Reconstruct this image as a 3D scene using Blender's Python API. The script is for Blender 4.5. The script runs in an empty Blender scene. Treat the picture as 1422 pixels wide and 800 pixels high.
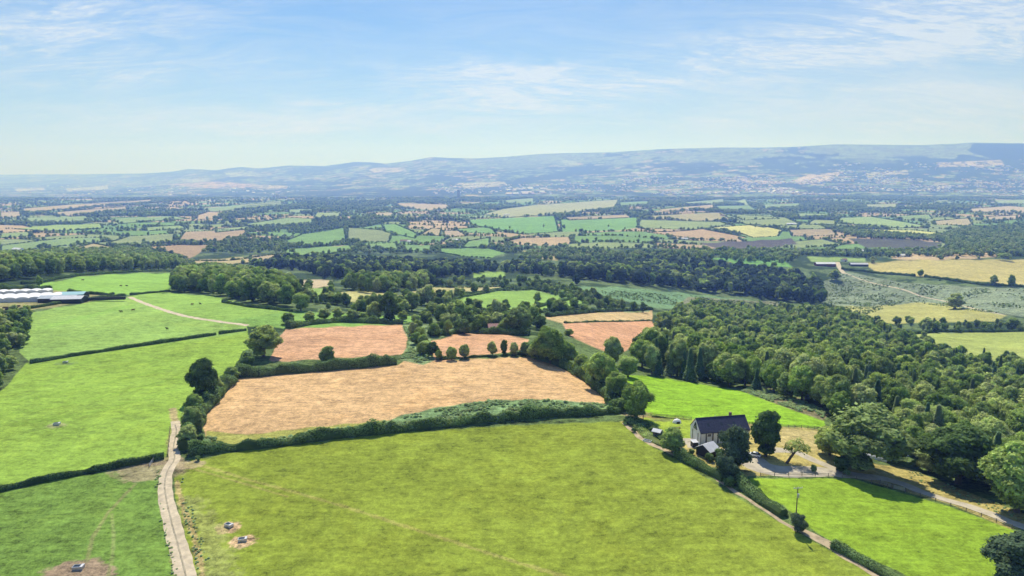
import bpy, bmesh, math, random
import numpy as np
from mathutils import Vector, Matrix
random.seed(7); rng = np.random.default_rng(7)
R = math.radians
# ------------------------------------------------------------------ camera model (photo is 1422x800)
F = 978.6; PITCH = R(9.1); CH = 90.0; CP, SP = math.cos(PITCH), math.sin(PITCH)
def kslope(yp):
    w = (np.asarray(yp, float)-400.0)/F
    return (SP + w*CP)/(CP - w*SP)
def tx(xp, yp):
    w = (np.asarray(yp, float)-400.0)/F
    return (np.asarray(xp, float)-711.0)/F/(CP - w*SP)
# ------------------------------------------------------------------ terrain: depth as a smooth surface, from ground heights
E_COLS = {
 -700: {1300:0,600:0,480:0,400:0,380:-3,365:-40,345:-85,320:-100,300:-115,276:-140},
 0:    {1300:0,600:0,480:0,400:0,380:-3,365:-40,345:-85,320:-100,300:-115,276:-140},
 350:  {1300:0,600:0,470:0,440:0,400:-15,385:-45,370:-75,350:-95,320:-105,300:-115,276:-140},
 711:  {1300:0,600:0,500:0,460:-5,440:-15,400:-50,370:-90,350:-105,320:-108,300:-115,276:-140},
 1070: {1300:0,700:0,600:0,560:-4,530:-18,500:-40,470:-68,440:-98,420:-118,400:-112,360:-98,340:-115,320:-112,300:-115,276:-140},
 1422: {1300:0,760:0,720:-1,660:-8,600:-25,540:-48,500:-65,470:-78,440:-88,400:-92,360:-90,340:-100,320:-108,300:-115,276:-140},
 2100: {1300:0,760:-10,720:-12,660:-20,600:-35,540:-55,500:-70,470:-80,440:-88,400:-92,360:-90,340:-100,320:-108,300:-115,276:-140},
}
def pchip(xs, ys, xq):
    xs = np.array(xs, float); ys = np.array(ys, float)
    h = np.diff(xs); d = np.diff(ys)/h
    m = np.zeros(len(xs)); m[0], m[-1] = d[0], d[-1]
    for i in range(1, len(xs)-1):
        if d[i-1]*d[i] > 0:
            w1 = 2*h[i]+h[i-1]; w2 = h[i]+2*h[i-1]
            m[i] = (w1+w2)/(w1/d[i-1]+w2/d[i])
    i = np.clip(np.searchsorted(xs, xq)-1, 0, len(h)-1)
    t = (xq-xs[i])/h[i]; hh = h[i]
    return (2*t**3-3*t**2+1)*ys[i]+(t**3-2*t**2+t)*hh*m[i]+(-2*t**3+3*t**2)*ys[i+1]+(t**3-t**2)*hh*m[i+1]
SKY = [(-700,243),(-300,243),(0,242.5),(120,242),(200,241),(240,238.5),(262,234.5),(300,236.5),(318,233.5),(335,232),(360,234),(385,231.5),(400,230),(450,230.5),(470,228),(492,225),(515,225.5),(535,227.5),(570,223.5),(600,218),(625,219.5),(665,220),(700,218),(750,214),(790,212.5),(850,211.5),(920,207),(1000,205),(1060,205),(1100,204),(1160,200.5),(1220,201),(1280,201.5),(1330,199.5),(1350,198),(1422,199),(1600,202),(2100,208)]
def skyline(x): return np.interp(x, [a for a,_ in SKY], [b for _,b in SKY])
CX = sorted(E_COLS)
YSKY = [27500, 27000, 20000, 16500, 14500, 13500, 13500]
YY = np.arange(276, 1301, 1.0)
colY = []
for c in CX:
    ks = sorted(E_COLS[c]); lY = [math.log((CH-E_COLS[c][k])/float(kslope(k))) for k in ks]
    colY.append(pchip(ks, lY, YY))
colY = np.array(colY)                                   # (cols, rows) ln Y
XG = np.arange(-700, 2101, 4.0)
def ease(a): return a*a*(3-2*a)
iX = np.clip(np.searchsorted(CX, XG, side='right')-1, 0, len(CX)-2)
cxa = np.array(CX, float); fX = ease((XG-cxa[iX])/(cxa[iX+1]-cxa[iX]))
LUT = colY[iX]*(1-fX)[:,None] + colY[iX+1]*fX[:,None]
YS = np.array(YSKY, float); SKYY = YS[iX]*(1-fX)+YS[iX+1]*fX
def undul(x, y, lnY):
    a = np.clip((lnY-6.3)/0.8, 0, 1)*np.clip((y-262)/20, 0, 1)
    return a*(0.022*np.sin(x/47+2.1*lnY*3)+0.018*np.sin(x/83-y/9.0+1.3)+0.012*np.sin(x/29+y/13.0))
def lnY(x, y):
    x = np.asarray(x, float); y = np.asarray(y, float); x, y = np.broadcast_arrays(x, y)
    gx = np.clip((x+700)/4.0, 0, len(XG)-1.001); i = gx.astype(int); fx = gx-i
    gy = np.clip(y-276, 0, len(YY)-1.001); j = gy.astype(int); fy = gy-j
    v = (LUT[i,j]*(1-fx)+LUT[i+1,j]*fx)*(1-fy)+(LUT[i,j+1]*(1-fx)+LUT[i+1,j+1]*fx)*fy
    s = skyline(x); q = np.clip((276-y)/(276-s), 0, 1.2)
    ysk = SKYY[i]*(1-fx)+SKYY[i+1]*fx
    far = np.exp(v) + (ysk-np.exp(v))*np.power(q, 0.75)
    v = np.where(y < 276, np.log(far), v)
    return v+undul(x, y, v)
def world(x, y):
    Y = np.exp(lnY(x, y)); return np.stack([Y*tx(x, y), Y, CH-Y*kslope(y)], -1)
def P(x, y): return Vector([float(v) for v in world(x, y)])
def to_px(X, Y):
    """ground point under (X,Y) -> photo pixel of that ground point"""
    X = np.asarray(X, float); Y = np.asarray(Y, float)
    lo = np.full(X.shape, 200.0); hi = np.full(X.shape, 1299.0); lt = np.log(Y)
    for _ in range(26):
        mid = (lo+hi)/2; w = (mid-400)/F; xp = 711+F*(X/Y)*(CP-w*SP)
        nearer = lnY(xp, np.maximum(mid, skyline(xp))) < lt
        hi = np.where(nearer, mid, hi); lo = np.where(nearer, lo, mid)
    w = (lo-400)/F
    return 711+F*(X/Y)*(CP-w*SP), lo
def ground(X, Y):
    x, y = to_px(X, Y); return CH-np.asarray(Y)*kslope(y)
def inside(poly, x, y):
    r = np.zeros(x.shape, bool); n = len(poly)
    for i in range(n):
        x0, y0 = poly[i]; x1, y1 = poly[(i+1) % n]
        if y0 == y1: continue
        c = ((y0 > y) != (y1 > y)) & (x < (x1-x0)*(y-y0)/(y1-y0)+x0)
        r ^= c
    return r
def lin(c, gain=1.19):
    o = []
    for v in c:
        v = v/255.0; l = v/12.92 if v <= .04045 else ((v+.055)/1.055)**2.4
        o.append(l/gain)
    lum = .3*o[0]+.6*o[1]+.1*o[2]
    return [v*.97+lum*.03 for v in o]
# ------------------------------------------------------------------ scene helpers
scene = bpy.context.scene
COL = scene.collection
def link(o): COL.objects.link(o); return o
def tag(o, label=None, cat=None, group=None, kind=None):
    if label: o['label'] = label
    if cat: o['category'] = cat
    if group: o['group'] = group
    if kind: o['kind'] = kind
    return o
def empty(name, loc, rz=0.0):
    o = bpy.data.objects.new(name, None); o.location = loc; o.rotation_euler = (0,0,rz); o.empty_display_size = .5
    return link(o)
def mesh_np(name, verts, faces, mat, n=4, smooth=False):
    me = bpy.data.meshes.new(name); verts = np.asarray(verts, np.float32); faces = np.asarray(faces, np.int32)
    me.vertices.add(len(verts)); me.vertices.foreach_set('co', verts.ravel())
    me.loops.add(faces.size); me.loops.foreach_set('vertex_index', faces.ravel())
    me.polygons.add(len(faces)); me.polygons.foreach_set('loop_start', np.arange(0, faces.size, n, dtype=np.int32))
    me.polygons.foreach_set('loop_total', np.full(len(faces), n, np.int32))
    me.polygons.foreach_set('use_smooth', np.full(len(faces), smooth))
    me.update(calc_edges=True)
    if mat: me.materials.append(mat)
    return me
def obj(name, me, parent=None):
    o = bpy.data.objects.new(name, me); link(o)
    if parent: o.parent = parent
    return o
class MB:
    """collects simple solids into one mesh"""
    def __init__(s): s.v = []; s.f = []
    def add(s, vs, fs):
        b = len(s.v); s.v += [tuple(v) for v in vs]; s.f += [tuple(b+i for i in f) for f in fs]; return s
    def box(s, x0, x1, y0, y1, z0, z1):
        return s.add([(x0,y0,z0),(x1,y0,z0),(x1,y1,z0),(x0,y1,z0),(x0,y0,z1),(x1,y0,z1),(x1,y1,z1),(x0,y1,z1)],
                     [(0,3,2,1),(4,5,6,7),(0,1,5,4),(1,2,6,5),(2,3,7,6),(3,0,4,7)])
    def bar(s, a, b, w, h=None):
        a = Vector(a); b = Vector(b); h = h or w; d = (b-a).normalized()
        u = d.cross(Vector((0,0,1)))
        if u.length < .01: u = Vector((1,0,0))
        u.normalize(); v = u.cross(d)
        c = [a+u*sx*w/2+v*sy*h/2 for sx,sy in ((-1,-1),(1,-1),(1,1),(-1,1))]+[b+u*sx*w/2+v*sy*h/2 for sx,sy in ((-1,-1),(1,-1),(1,1),(-1,1))]
        return s.add(c, [(0,1,2,3),(7,6,5,4),(0,4,5,1),(1,5,6,2),(2,6,7,3),(3,7,4,0)])
    def tube(s, pts, rad, n=8, cap=True):
        rings = []
        for i,p in enumerate(pts):
            p = Vector(p); a = Vector(pts[max(i-1,0)]); b = Vector(pts[min(i+1,len(pts)-1)]); d = (b-a).normalized()
            u = d.orthogonal().normalized() if abs(d.z) < .9 else Vector((1,0,0)).cross(d).normalized(); v = d.cross(u)
            r = rad[i] if hasattr(rad,'__len__') else rad
            rings.append([p+(u*math.cos(t)+v*math.sin(t))*r for t in [2*math.pi*k/n for k in range(n)]])
        vs = [v for r_ in rings for v in r_]; fs = []
        for i in range(len(pts)-1):
            for k in range(n): fs.append((i*n+k, i*n+(k+1)%n, (i+1)*n+(k+1)%n, (i+1)*n+k))
        if cap: fs.append(tuple(range(n))[::-1]); fs.append(tuple((len(pts)-1)*n+k for k in range(n)))
        return s.add(vs, fs)
    def prism(s, prof, x0, x1):
        """(y,z) outline pulled along x"""
        n = len(prof); vs = [(x0,y,z) for y,z in prof]+[(x1,y,z) for y,z in prof]
        fs = [(i,(i+1)%n,n+(i+1)%n,n+i) for i in range(n)]+[tuple(range(n))[::-1], tuple(range(n,2*n))]
        return s.add(vs, fs)
    def mesh(s, name, mat, smooth=False):
        me = bpy.data.meshes.new(name); me.from_pydata(s.v, [], s.f); me.materials.append(mat)
        bm = bmesh.new(); bm.from_mesh(me); bmesh.ops.recalc_face_normals(bm, faces=bm.faces); bm.to_mesh(me); bm.free()
        if smooth: me.polygons.foreach_set('use_smooth', [True]*len(me.polygons))
        return me
    def obj(s, name, mat, parent=None, smooth=False): return obj(name, s.mesh(name, mat, smooth), parent)
# ------------------------------------------------------------------ materials
def newmat(name):
    m = bpy.data.materials.new(name); m.use_nodes = True; nt = m.node_tree; nt.nodes.clear()
    out = nt.nodes.new('ShaderNodeOutputMaterial'); return m, nt, out
def N(nt, t, **k):
    n = nt.nodes.new(t)
    for a,b in k.items(): setattr(n, a, b)
    return n
def noise(nt, vec, scale, detail=4, rough=.6, dist=0.0):
    n = N(nt,'ShaderNodeTexNoise'); n.inputs['Scale'].default_value = scale; n.inputs['Detail'].default_value = detail
    n.inputs['Roughness'].default_value = rough; n.inputs['Distortion'].default_value = dist
    nt.links.new(vec, n.inputs['Vector']); return n.outputs[0]
def mapr(nt, v, a, b, c, d, clamp=True):
    n = N(nt,'ShaderNodeMapRange'); n.clamp = clamp; nt.links.new(v, n.inputs[0])
    for i,x in enumerate((a,b,c,d)): n.inputs[i+1].default_value = x
    return n.outputs[0]
def mth(nt, op, a, b=None, c=None):
    n = N(nt,'ShaderNodeMath', operation=op)
    for i,x in enumerate((a,b,c)):
        if x is None: continue
        if hasattr(x,'is_linked') or hasattr(x,'links'): nt.links.new(x, n.inputs[i])
        else: n.inputs[i].default_value = x
    return n.outputs[0]
def mixc(nt, fac, a, b, mode='MIX'):
    n = N(nt,'ShaderNodeMix', data_type='RGBA', blend_type=mode)
    for s_,x in ((n.inputs[0],fac),(n.inputs[6],a),(n.inputs[7],b)):
        if hasattr(x,'links'): nt.links.new(x, s_)
        elif isinstance(x,(int,float)): s_.default_value = x
        else: s_.default_value = (*x[:3],1)
    return n.outputs[2]
def simple(name, col, rough=.7, var=.18, scale=1.5, metallic=0.0, spec=.3, bump=0.0, bscale=8):
    m, nt, out = newmat(name); b = N(nt,'ShaderNodeBsdfPrincipled'); tc = N(nt,'ShaderNodeTexCoord')
    f = noise(nt, tc.outputs['Object'], scale, 5, .6)
    k = mapr(nt, f, .3, .7, 1-var, 1+var)
    c = N(nt,'ShaderNodeVectorMath', operation='SCALE'); c.inputs[0].default_value = col; nt.links.new(k, c.inputs['Scale'])
    nt.links.new(c.outputs[0], b.inputs['Base Color'])
    b.inputs['Roughness'].default_value = rough; b.inputs['Metallic'].default_value = metallic; b.inputs['Specular IOR Level'].default_value = spec
    if bump:
        bp = N(nt,'ShaderNodeBump'); bp.inputs['Strength'].default_value = bump; bp.inputs['Distance'].default_value = .05
        nt.links.new(noise(nt, tc.outputs['Object'], bscale, 4), bp.inputs['Height']); nt.links.new(bp.outputs[0], b.inputs['Normal'])
    nt.links.new(b.outputs[0], out.inputs[0]); return m
def ground_mat():
    m, nt, out = newmat('ground_cover'); b = N(nt,'ShaderNodeBsdfPrincipled'); g = N(nt,'ShaderNodeNewGeometry').outputs['Position']
    at = N(nt,'ShaderNodeAttribute', attribute_name='Col'); tex = N(nt,'ShaderNodeAttribute', attribute_name='tex').outputs['Fac']
    # mottling at several scales, stronger where 'tex' says the cover is rough
    n1 = noise(nt, g, .9, 3, .65); n2 = noise(nt, g, .16, 4, .6, .2); n3 = noise(nt, g, .022, 5, .6, .4); n4 = noise(nt, g, .0045, 7, .62)
    mp = N(nt,'ShaderNodeMapping'); mp.inputs['Rotation'].default_value = (0,0,R(12)); mp.inputs['Scale'].default_value = (.14,.55,1); nt.links.new(g, mp.inputs[0])
    n5 = noise(nt, mp.outputs[0], 1.0, 4, .6, .5)
    amp = mapr(nt, tex, 0, 1, .30, 1.0)
    def cen(v, w): return mth(nt,'MULTIPLY', mth(nt,'SUBTRACT', v, .5), w)
    n7 = noise(nt, g, 2.6, 3, .7); n6 = noise(nt, g, .42, 4, .7, .8)
    s = mth(nt,'ADD', mth(nt,'ADD', cen(n1, 2.0), mth(nt,'ADD', cen(n7, 2.6), cen(n6, 2.4))), mth(nt,'ADD', cen(n2, 2.1), cen(n5, 2.2)))
    s = mth(nt,'MULTIPLY', s, amp)
    s = mth(nt,'ADD', s, cen(n3, .75)); s = mth(nt,'ADD', s, cen(n4, mapr(nt, tex, 0, 1, .35, .9)))
    k = mth(nt,'MAXIMUM', mth(nt,'ADD', s, 1.0), .25)
    c = N(nt,'ShaderNodeVectorMath', operation='SCALE'); nt.links.new(at.outputs['Color'], c.inputs[0]); nt.links.new(k, c.inputs['Scale'])
    # yellower dry patches
    dry = mapr(nt, noise(nt, g, .035, 6, .65, 1.0), .5, .72, 0, .4)
    c2 = mixc(nt, dry, c.outputs[0], (1.2,1.05,.85), 'MULTIPLY')
    # dark flecks in rough cover
    vo = N(nt,'ShaderNodeTexVoronoi'); vo.inputs['Scale'].default_value = .32; nt.links.new(g, vo.inputs['Vector'])
    fl = mth(nt,'MULTIPLY', mapr(nt, vo.outputs['Distance'], .12, .42, 1, 0), mth(nt,'MULTIPLY', tex, mapr(nt, n2, .45, .6, 0, .75)))
    c3 = mixc(nt, fl, c2, (.42,.46,.40), 'MULTIPLY')
    nt.links.new(c3, b.inputs['Base Color']); b.inputs['Roughness'].default_value = .95; b.inputs['Specular IOR Level'].default_value = .05
    bp = N(nt,'ShaderNodeBump'); bp.inputs['Distance'].default_value = 1.0
    nt.links.new(mapr(nt, tex, 0, 1, .12, .4), bp.inputs['Strength'])
    nt.links.new(mth(nt,'ADD', mth(nt,'MULTIPLY', n1, .35), n2), bp.inputs['Height']); nt.links.new(bp.outputs[0], b.inputs['Normal'])
    nt.links.new(b.outputs[0], out.inputs[0]); return m
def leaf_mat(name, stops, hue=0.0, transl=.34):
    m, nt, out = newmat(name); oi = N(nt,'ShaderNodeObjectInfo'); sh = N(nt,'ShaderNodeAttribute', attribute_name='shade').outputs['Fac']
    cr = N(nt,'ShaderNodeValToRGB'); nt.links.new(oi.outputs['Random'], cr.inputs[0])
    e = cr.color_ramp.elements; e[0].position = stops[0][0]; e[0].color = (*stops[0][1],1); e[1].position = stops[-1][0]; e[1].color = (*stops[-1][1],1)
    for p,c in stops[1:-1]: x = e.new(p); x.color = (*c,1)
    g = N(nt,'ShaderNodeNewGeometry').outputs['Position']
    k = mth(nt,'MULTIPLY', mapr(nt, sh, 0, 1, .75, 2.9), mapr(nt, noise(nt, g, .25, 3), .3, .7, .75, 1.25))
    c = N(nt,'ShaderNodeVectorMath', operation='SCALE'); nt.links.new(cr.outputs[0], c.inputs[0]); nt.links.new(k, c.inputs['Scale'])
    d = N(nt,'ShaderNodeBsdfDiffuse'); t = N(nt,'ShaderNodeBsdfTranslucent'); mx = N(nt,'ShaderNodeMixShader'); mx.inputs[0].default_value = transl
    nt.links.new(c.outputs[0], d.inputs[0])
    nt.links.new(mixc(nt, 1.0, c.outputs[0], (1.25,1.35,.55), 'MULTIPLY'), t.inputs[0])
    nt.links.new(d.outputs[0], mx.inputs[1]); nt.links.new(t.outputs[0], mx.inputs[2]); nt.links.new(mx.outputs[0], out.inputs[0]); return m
M_GROUND = ground_mat()
M_LEAF = leaf_mat('broad_leaves', [(0,(.060,.095,.036)),(.16,(.12,.175,.045)),(.34,(.21,.265,.080)),(.5,(.12,.165,.062)),(.66,(.26,.29,.11)),(.82,(.17,.215,.055)),(1,(.27,.29,.14))])
M_LEAF_DARK = leaf_mat('dark_and_shaded_leaves', [(0,(.032,.052,.034)),(.5,(.048,.072,.040)),(1,(.075,.10,.052))], transl=.12)  # naturally dark trees, and shade put into the leaf colour of the valley woods
M_LEAF_PALE = leaf_mat('pale_leaves', [(0,(.20,.25,.09)),(.5,(.23,.28,.10)),(1,(.25,.28,.14))])
M_NEEDLE = leaf_mat('conifer_needles', [(0,(.055,.10,.055)),(.5,(.085,.14,.065)),(1,(.14,.17,.08))], transl=.1)
M_HEDGE = leaf_mat('hedge_leaves', [(0,(.055,.088,.032)),(.5,(.08,.12,.042)),(1,(.10,.145,.055))], transl=.12)
M_NETTLE = leaf_mat('nettle_leaves', [(0,(.20,.27,.14)),(.5,(.25,.32,.17)),(1,(.24,.27,.13))])
M_BARK = simple('bark', (.12,.095,.07), .95, .35, 3)
M_TRACK = simple('track_stone', (.58,.48,.34), .95, .25, .5, bump=.3, bscale=4)
M_DRIVE = simple('drive_gravel', (.50,.44,.34), .95, .2, .4, bump=.3, bscale=4)
M_DRYPATH = simple('trodden_earth', (.46,.36,.23), .95, .35, .5)
# ------------------------------------------------------------------ painted ground cover  (outline in photo pixels -> draped on the terrain mesh)
FOREST = (62,84,50); GREEN = (150,195,85)
POLY = []
def fld(pts, col, tex=0.0, name=None, hedge=0, soft=0):
    if hedge: col = tuple(.72*a+.28*b for a,b in zip(col,(152,162,112)))
    POLY.append((pts, col, tex, name, hedge))
# near fields
fld([(-700,700),(0,684),(100,662),(232,643),(218,660),(226,710),(243,770),(252,800),(300,1300),(-700,1300)], (122,154,66), .4, 'cattle_pasture')
fld([(258,640),(450,608),(700,592),(862,585),(905,620),(965,653),(1005,680),(1060,712),(1130,752),(1215,800),(2100,1300),(330,1300),(270,800),(262,760),(244,700),(240,665)], (146,162,55), .26, 'front_pasture')
fld([(-700,600),(-60,560),(0,545),(35,505),(200,480),(345,460),(350,480),(330,505),(285,560),(262,590),(240,600),(236,638),(100,660),(0,682),(-700,800)], (152,184,72), .2, 'long_pasture')
fld([(45,440),(0,440),(175,412),(200,422),(260,437),(345,452),(345,461),(180,484),(42,503),(28,490)], (154,188,92), .2, 'ridge_pasture')
fld([(175,411),(235,407),(300,412),(350,425),(410,432),(405,446),(345,453),(260,437),(200,422)], (150,186,86), .2, 'corner_pasture')
fld([(30,405),(62,394),(110,384),(180,379),(252,379),(245,400),(235,406),(175,409),(60,418)], (148,190,84), .1, 'upper_pasture')
fld([(-300,470),(0,448),(10,448),(0,480),(-300,560)], (200,190,120), .2)
fld([(-300,430),(-50,400),(0,395),(62,402),(140,410),(175,411),(60,428),(0,438),(-300,470)], (170,164,112), .4, 'farmyard')
fld([(283,604),(278,580),(300,535),(330,525),(350,524),(550,506),(565,500),(640,500),(740,495),(800,510),(842,545),(858,562),(800,572),(700,580),(600,584),(520,594),(450,602),(390,606),(330,620),(290,622)], (219,180,130), .3, 'hay_field')
fld([(286,598),(345,604),(420,594),(520,585),(540,583),(540,590),(430,602),(335,620),(288,620)], (176,176,90), .35)
fld([(375,500),(395,455),(480,448),(560,452),(568,470),(562,492),(490,496),(380,503)], (220,172,132), .26, 'hay_field')
fld([(590,476),(640,463),(700,464),(735,472),(725,486),(650,498),(600,503)], (220,172,132), .26, 'hay_field')
fld([(752,441),(830,431),(905,431),(905,446),(780,449)], (212,184,132), .32, 'hay_field')
fld([(780,449),(905,446),(910,462),(885,480),(850,492),(820,480),(788,465)], (218,166,126), .28, 'hay_field')
fld([(852,522),(900,522),(1000,538),(1060,548),(1140,572),(1150,594),(1080,592),(990,584),(900,580),(880,560)], (148,192,46), .26, 'bright_meadow')
fld([(560,452),(592,452),(604,500),(585,506),(555,500),(570,480)], (142,164,112), .7)
fld([(330,622),(430,600),(520,588),(560,577),(620,564),(680,555),(760,554),(860,562),(862,575),(800,579),(700,586),(600,595),(500,606),(400,618),(262,635),(280,612)], (128,156,104), .8, 'nettle_bank')
fld([(1040,535),(1070,536),(1150,570),(1142,584),(1080,562),(1030,543)], (132,126,92), .8)
fld([(862,586),(905,578),(1140,596),(1180,640),(1260,650),(1340,682),(1440,720),(1440,735),(1400,734),(1320,700),(1240,678),(1180,660),(1040,660),(1020,668),(960,640),(900,610)], (186,172,104), .4, 'garden')
fld([(896,580),(960,582),(962,612),(930,618),(905,600),(885,590)], (160,182,62), .2, 'lawn')
fld([(1085,596),(1150,600),(1150,628),(1080,618)], (196,178,118), .35)
fld([(1040,664),(1180,664),(1240,681),(1320,704),(1412,738),(1480,790),(1600,1300),(1500,1300),(1330,840),(1245,792),(1155,752),(1120,730),(1090,702),(1048,684)], (150,182,52), .16, 'paddock')
# middle ground
fld([(605,432),(640,413),(690,404),(740,403),(795,415),(822,420),(790,430),(750,434),(690,430),(640,436)], (146,192,78), .15, hedge=1)
fld([(560,406),(600,399),(715,397),(690,404),(640,409),(590,418)], (206,190,132), .2, hedge=1)
fld([(790,398),(860,399),(960,408),(1060,418),(1090,425),(1085,436),(980,432),(910,428),(860,416),(820,408)], (126,160,112), .75)
fld([(955,412),(1080,420),(1095,440),(1000,436),(940,428)], (150,152,116), .9)
fld([(375,386),(460,389),(456,397),(440,401),(385,393)], (204,186,150), .3)
fld([(465,407),(505,404),(560,410),(560,425),(512,418),(478,420)], (196,190,124), .3)
fld([(425,402),(455,398),(470,410),(440,414)], (150,180,96), .3)
fld([(300,448),(410,432),(560,440),(600,436),(560,450),(400,456)], (140,180,86), .3)
fld([(830,428),(905,426),(905,434),(830,434)], (130,150,96), .6)
fld([(655,378),(700,376),(700,384),(658,386)], (160,195,96), .2)
fld([(724,348),(775,352),(772,361),(740,358)], (200,186,132), .3)
fld([(1138,395),(1172,376),(1250,392),(1340,398),(1440,402),(1600,420),(1600,450),(1422,440),(1330,432),(1260,420),(1200,442),(1140,430)], (140,154,124), .95, 'bracken_slope')
fld([(1145,425),(1210,426),(1290,420),(1335,427),(1400,438),(1380,446),(1240,450),(1160,442)], (184,182,108), .4)
fld([(1238,470),(1262,463),(1422,460),(1700,458),(1700,530),(1422,512),(1395,505),(1355,495),(1300,480)], (176,188,100), .15, 'valley_pasture')
fld([(1222,462),(1252,480),(1322,496),(1312,502),(1240,484)], (168,190,80), .15)
fld([(1200,366),(1282,361),(1422,361),(1700,365),(1700,405),(1422,398),(1380,393),(1280,384),(1215,377)], (198,186,118), .3, 'stubble_field')
fld([(1240,352),(1290,349),(1380,346),(1404,349),(1380,358),(1290,361),(1240,360)], (206,182,142), .25)
fld([(970,338),(1040,335),(1100,331),(1110,340),(1060,345),(1000,346)], (108,104,100), 1.0)
fld([(1180,332),(1250,331),(1310,338),(1300,345),(1200,343)], (100,102,92), 1.0)
fld([(985,359),(1082,356),(1100,371),(1040,369)], (126,176,92), .15)
fld([(1120,356),(1200,358),(1202,363),(1128,364)], (150,176,100), .15)
# far fields
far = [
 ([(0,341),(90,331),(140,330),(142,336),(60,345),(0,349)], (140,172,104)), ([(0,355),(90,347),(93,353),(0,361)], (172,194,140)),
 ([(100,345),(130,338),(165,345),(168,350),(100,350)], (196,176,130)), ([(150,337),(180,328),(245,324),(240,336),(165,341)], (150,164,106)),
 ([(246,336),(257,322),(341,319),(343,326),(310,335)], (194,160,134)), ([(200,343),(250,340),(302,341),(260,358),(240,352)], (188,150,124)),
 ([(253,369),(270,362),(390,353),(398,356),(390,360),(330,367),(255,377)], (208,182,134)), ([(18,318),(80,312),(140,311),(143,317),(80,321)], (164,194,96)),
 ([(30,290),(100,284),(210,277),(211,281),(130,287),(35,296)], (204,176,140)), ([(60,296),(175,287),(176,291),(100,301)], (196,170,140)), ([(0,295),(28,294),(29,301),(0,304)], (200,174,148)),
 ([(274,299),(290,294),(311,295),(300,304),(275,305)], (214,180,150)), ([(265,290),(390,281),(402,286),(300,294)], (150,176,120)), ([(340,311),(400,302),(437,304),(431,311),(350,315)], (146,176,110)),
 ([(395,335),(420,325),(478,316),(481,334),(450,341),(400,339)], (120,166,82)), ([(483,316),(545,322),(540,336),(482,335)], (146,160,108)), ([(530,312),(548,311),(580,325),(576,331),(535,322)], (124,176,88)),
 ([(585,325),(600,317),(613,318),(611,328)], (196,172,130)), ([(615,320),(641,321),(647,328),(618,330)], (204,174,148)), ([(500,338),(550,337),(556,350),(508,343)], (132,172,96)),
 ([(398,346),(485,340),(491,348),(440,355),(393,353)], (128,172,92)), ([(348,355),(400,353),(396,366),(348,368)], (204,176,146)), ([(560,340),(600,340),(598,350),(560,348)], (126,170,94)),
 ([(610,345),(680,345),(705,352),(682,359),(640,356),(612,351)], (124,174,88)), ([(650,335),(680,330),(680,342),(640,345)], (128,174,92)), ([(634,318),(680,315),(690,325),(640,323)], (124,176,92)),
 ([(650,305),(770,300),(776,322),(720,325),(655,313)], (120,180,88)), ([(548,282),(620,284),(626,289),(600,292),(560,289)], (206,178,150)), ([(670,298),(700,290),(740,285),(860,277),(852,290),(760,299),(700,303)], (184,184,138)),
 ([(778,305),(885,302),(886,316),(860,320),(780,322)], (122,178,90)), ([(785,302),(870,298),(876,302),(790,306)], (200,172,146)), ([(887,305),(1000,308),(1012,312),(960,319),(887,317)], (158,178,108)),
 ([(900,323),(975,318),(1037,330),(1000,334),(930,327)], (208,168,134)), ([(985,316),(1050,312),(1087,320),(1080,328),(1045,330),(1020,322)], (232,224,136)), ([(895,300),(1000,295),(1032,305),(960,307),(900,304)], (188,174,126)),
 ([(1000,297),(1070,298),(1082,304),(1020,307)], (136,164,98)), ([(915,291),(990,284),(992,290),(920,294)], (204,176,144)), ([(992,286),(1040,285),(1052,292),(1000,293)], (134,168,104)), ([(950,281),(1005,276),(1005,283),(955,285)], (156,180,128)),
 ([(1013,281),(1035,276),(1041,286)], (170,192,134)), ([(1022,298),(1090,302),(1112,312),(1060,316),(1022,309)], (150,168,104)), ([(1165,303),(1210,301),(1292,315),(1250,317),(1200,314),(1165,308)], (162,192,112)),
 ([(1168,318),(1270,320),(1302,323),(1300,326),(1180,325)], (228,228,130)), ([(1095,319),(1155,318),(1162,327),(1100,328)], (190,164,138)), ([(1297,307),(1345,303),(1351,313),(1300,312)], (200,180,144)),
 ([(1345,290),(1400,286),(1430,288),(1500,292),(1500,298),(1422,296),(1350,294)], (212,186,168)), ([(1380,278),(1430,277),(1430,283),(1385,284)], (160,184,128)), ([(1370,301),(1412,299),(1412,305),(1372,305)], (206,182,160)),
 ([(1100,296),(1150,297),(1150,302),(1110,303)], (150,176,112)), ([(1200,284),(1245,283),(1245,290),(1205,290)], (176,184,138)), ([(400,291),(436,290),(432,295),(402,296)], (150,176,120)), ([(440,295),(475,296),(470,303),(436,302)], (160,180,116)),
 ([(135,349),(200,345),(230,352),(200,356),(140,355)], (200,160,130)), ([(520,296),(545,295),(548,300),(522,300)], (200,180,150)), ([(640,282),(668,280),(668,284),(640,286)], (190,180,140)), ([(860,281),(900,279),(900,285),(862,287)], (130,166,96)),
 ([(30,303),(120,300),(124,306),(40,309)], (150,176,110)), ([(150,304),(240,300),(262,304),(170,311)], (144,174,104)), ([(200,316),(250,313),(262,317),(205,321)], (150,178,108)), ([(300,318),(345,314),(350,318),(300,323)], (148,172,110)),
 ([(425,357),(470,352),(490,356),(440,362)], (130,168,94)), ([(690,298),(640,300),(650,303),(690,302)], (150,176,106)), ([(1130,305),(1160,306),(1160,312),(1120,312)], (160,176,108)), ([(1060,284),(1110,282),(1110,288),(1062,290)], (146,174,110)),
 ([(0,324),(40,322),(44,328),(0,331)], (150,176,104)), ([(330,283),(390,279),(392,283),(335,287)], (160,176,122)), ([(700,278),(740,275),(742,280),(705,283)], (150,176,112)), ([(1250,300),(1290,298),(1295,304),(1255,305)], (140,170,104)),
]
for p,c in far: fld(p, c, .12, None, hedge=1)
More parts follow.
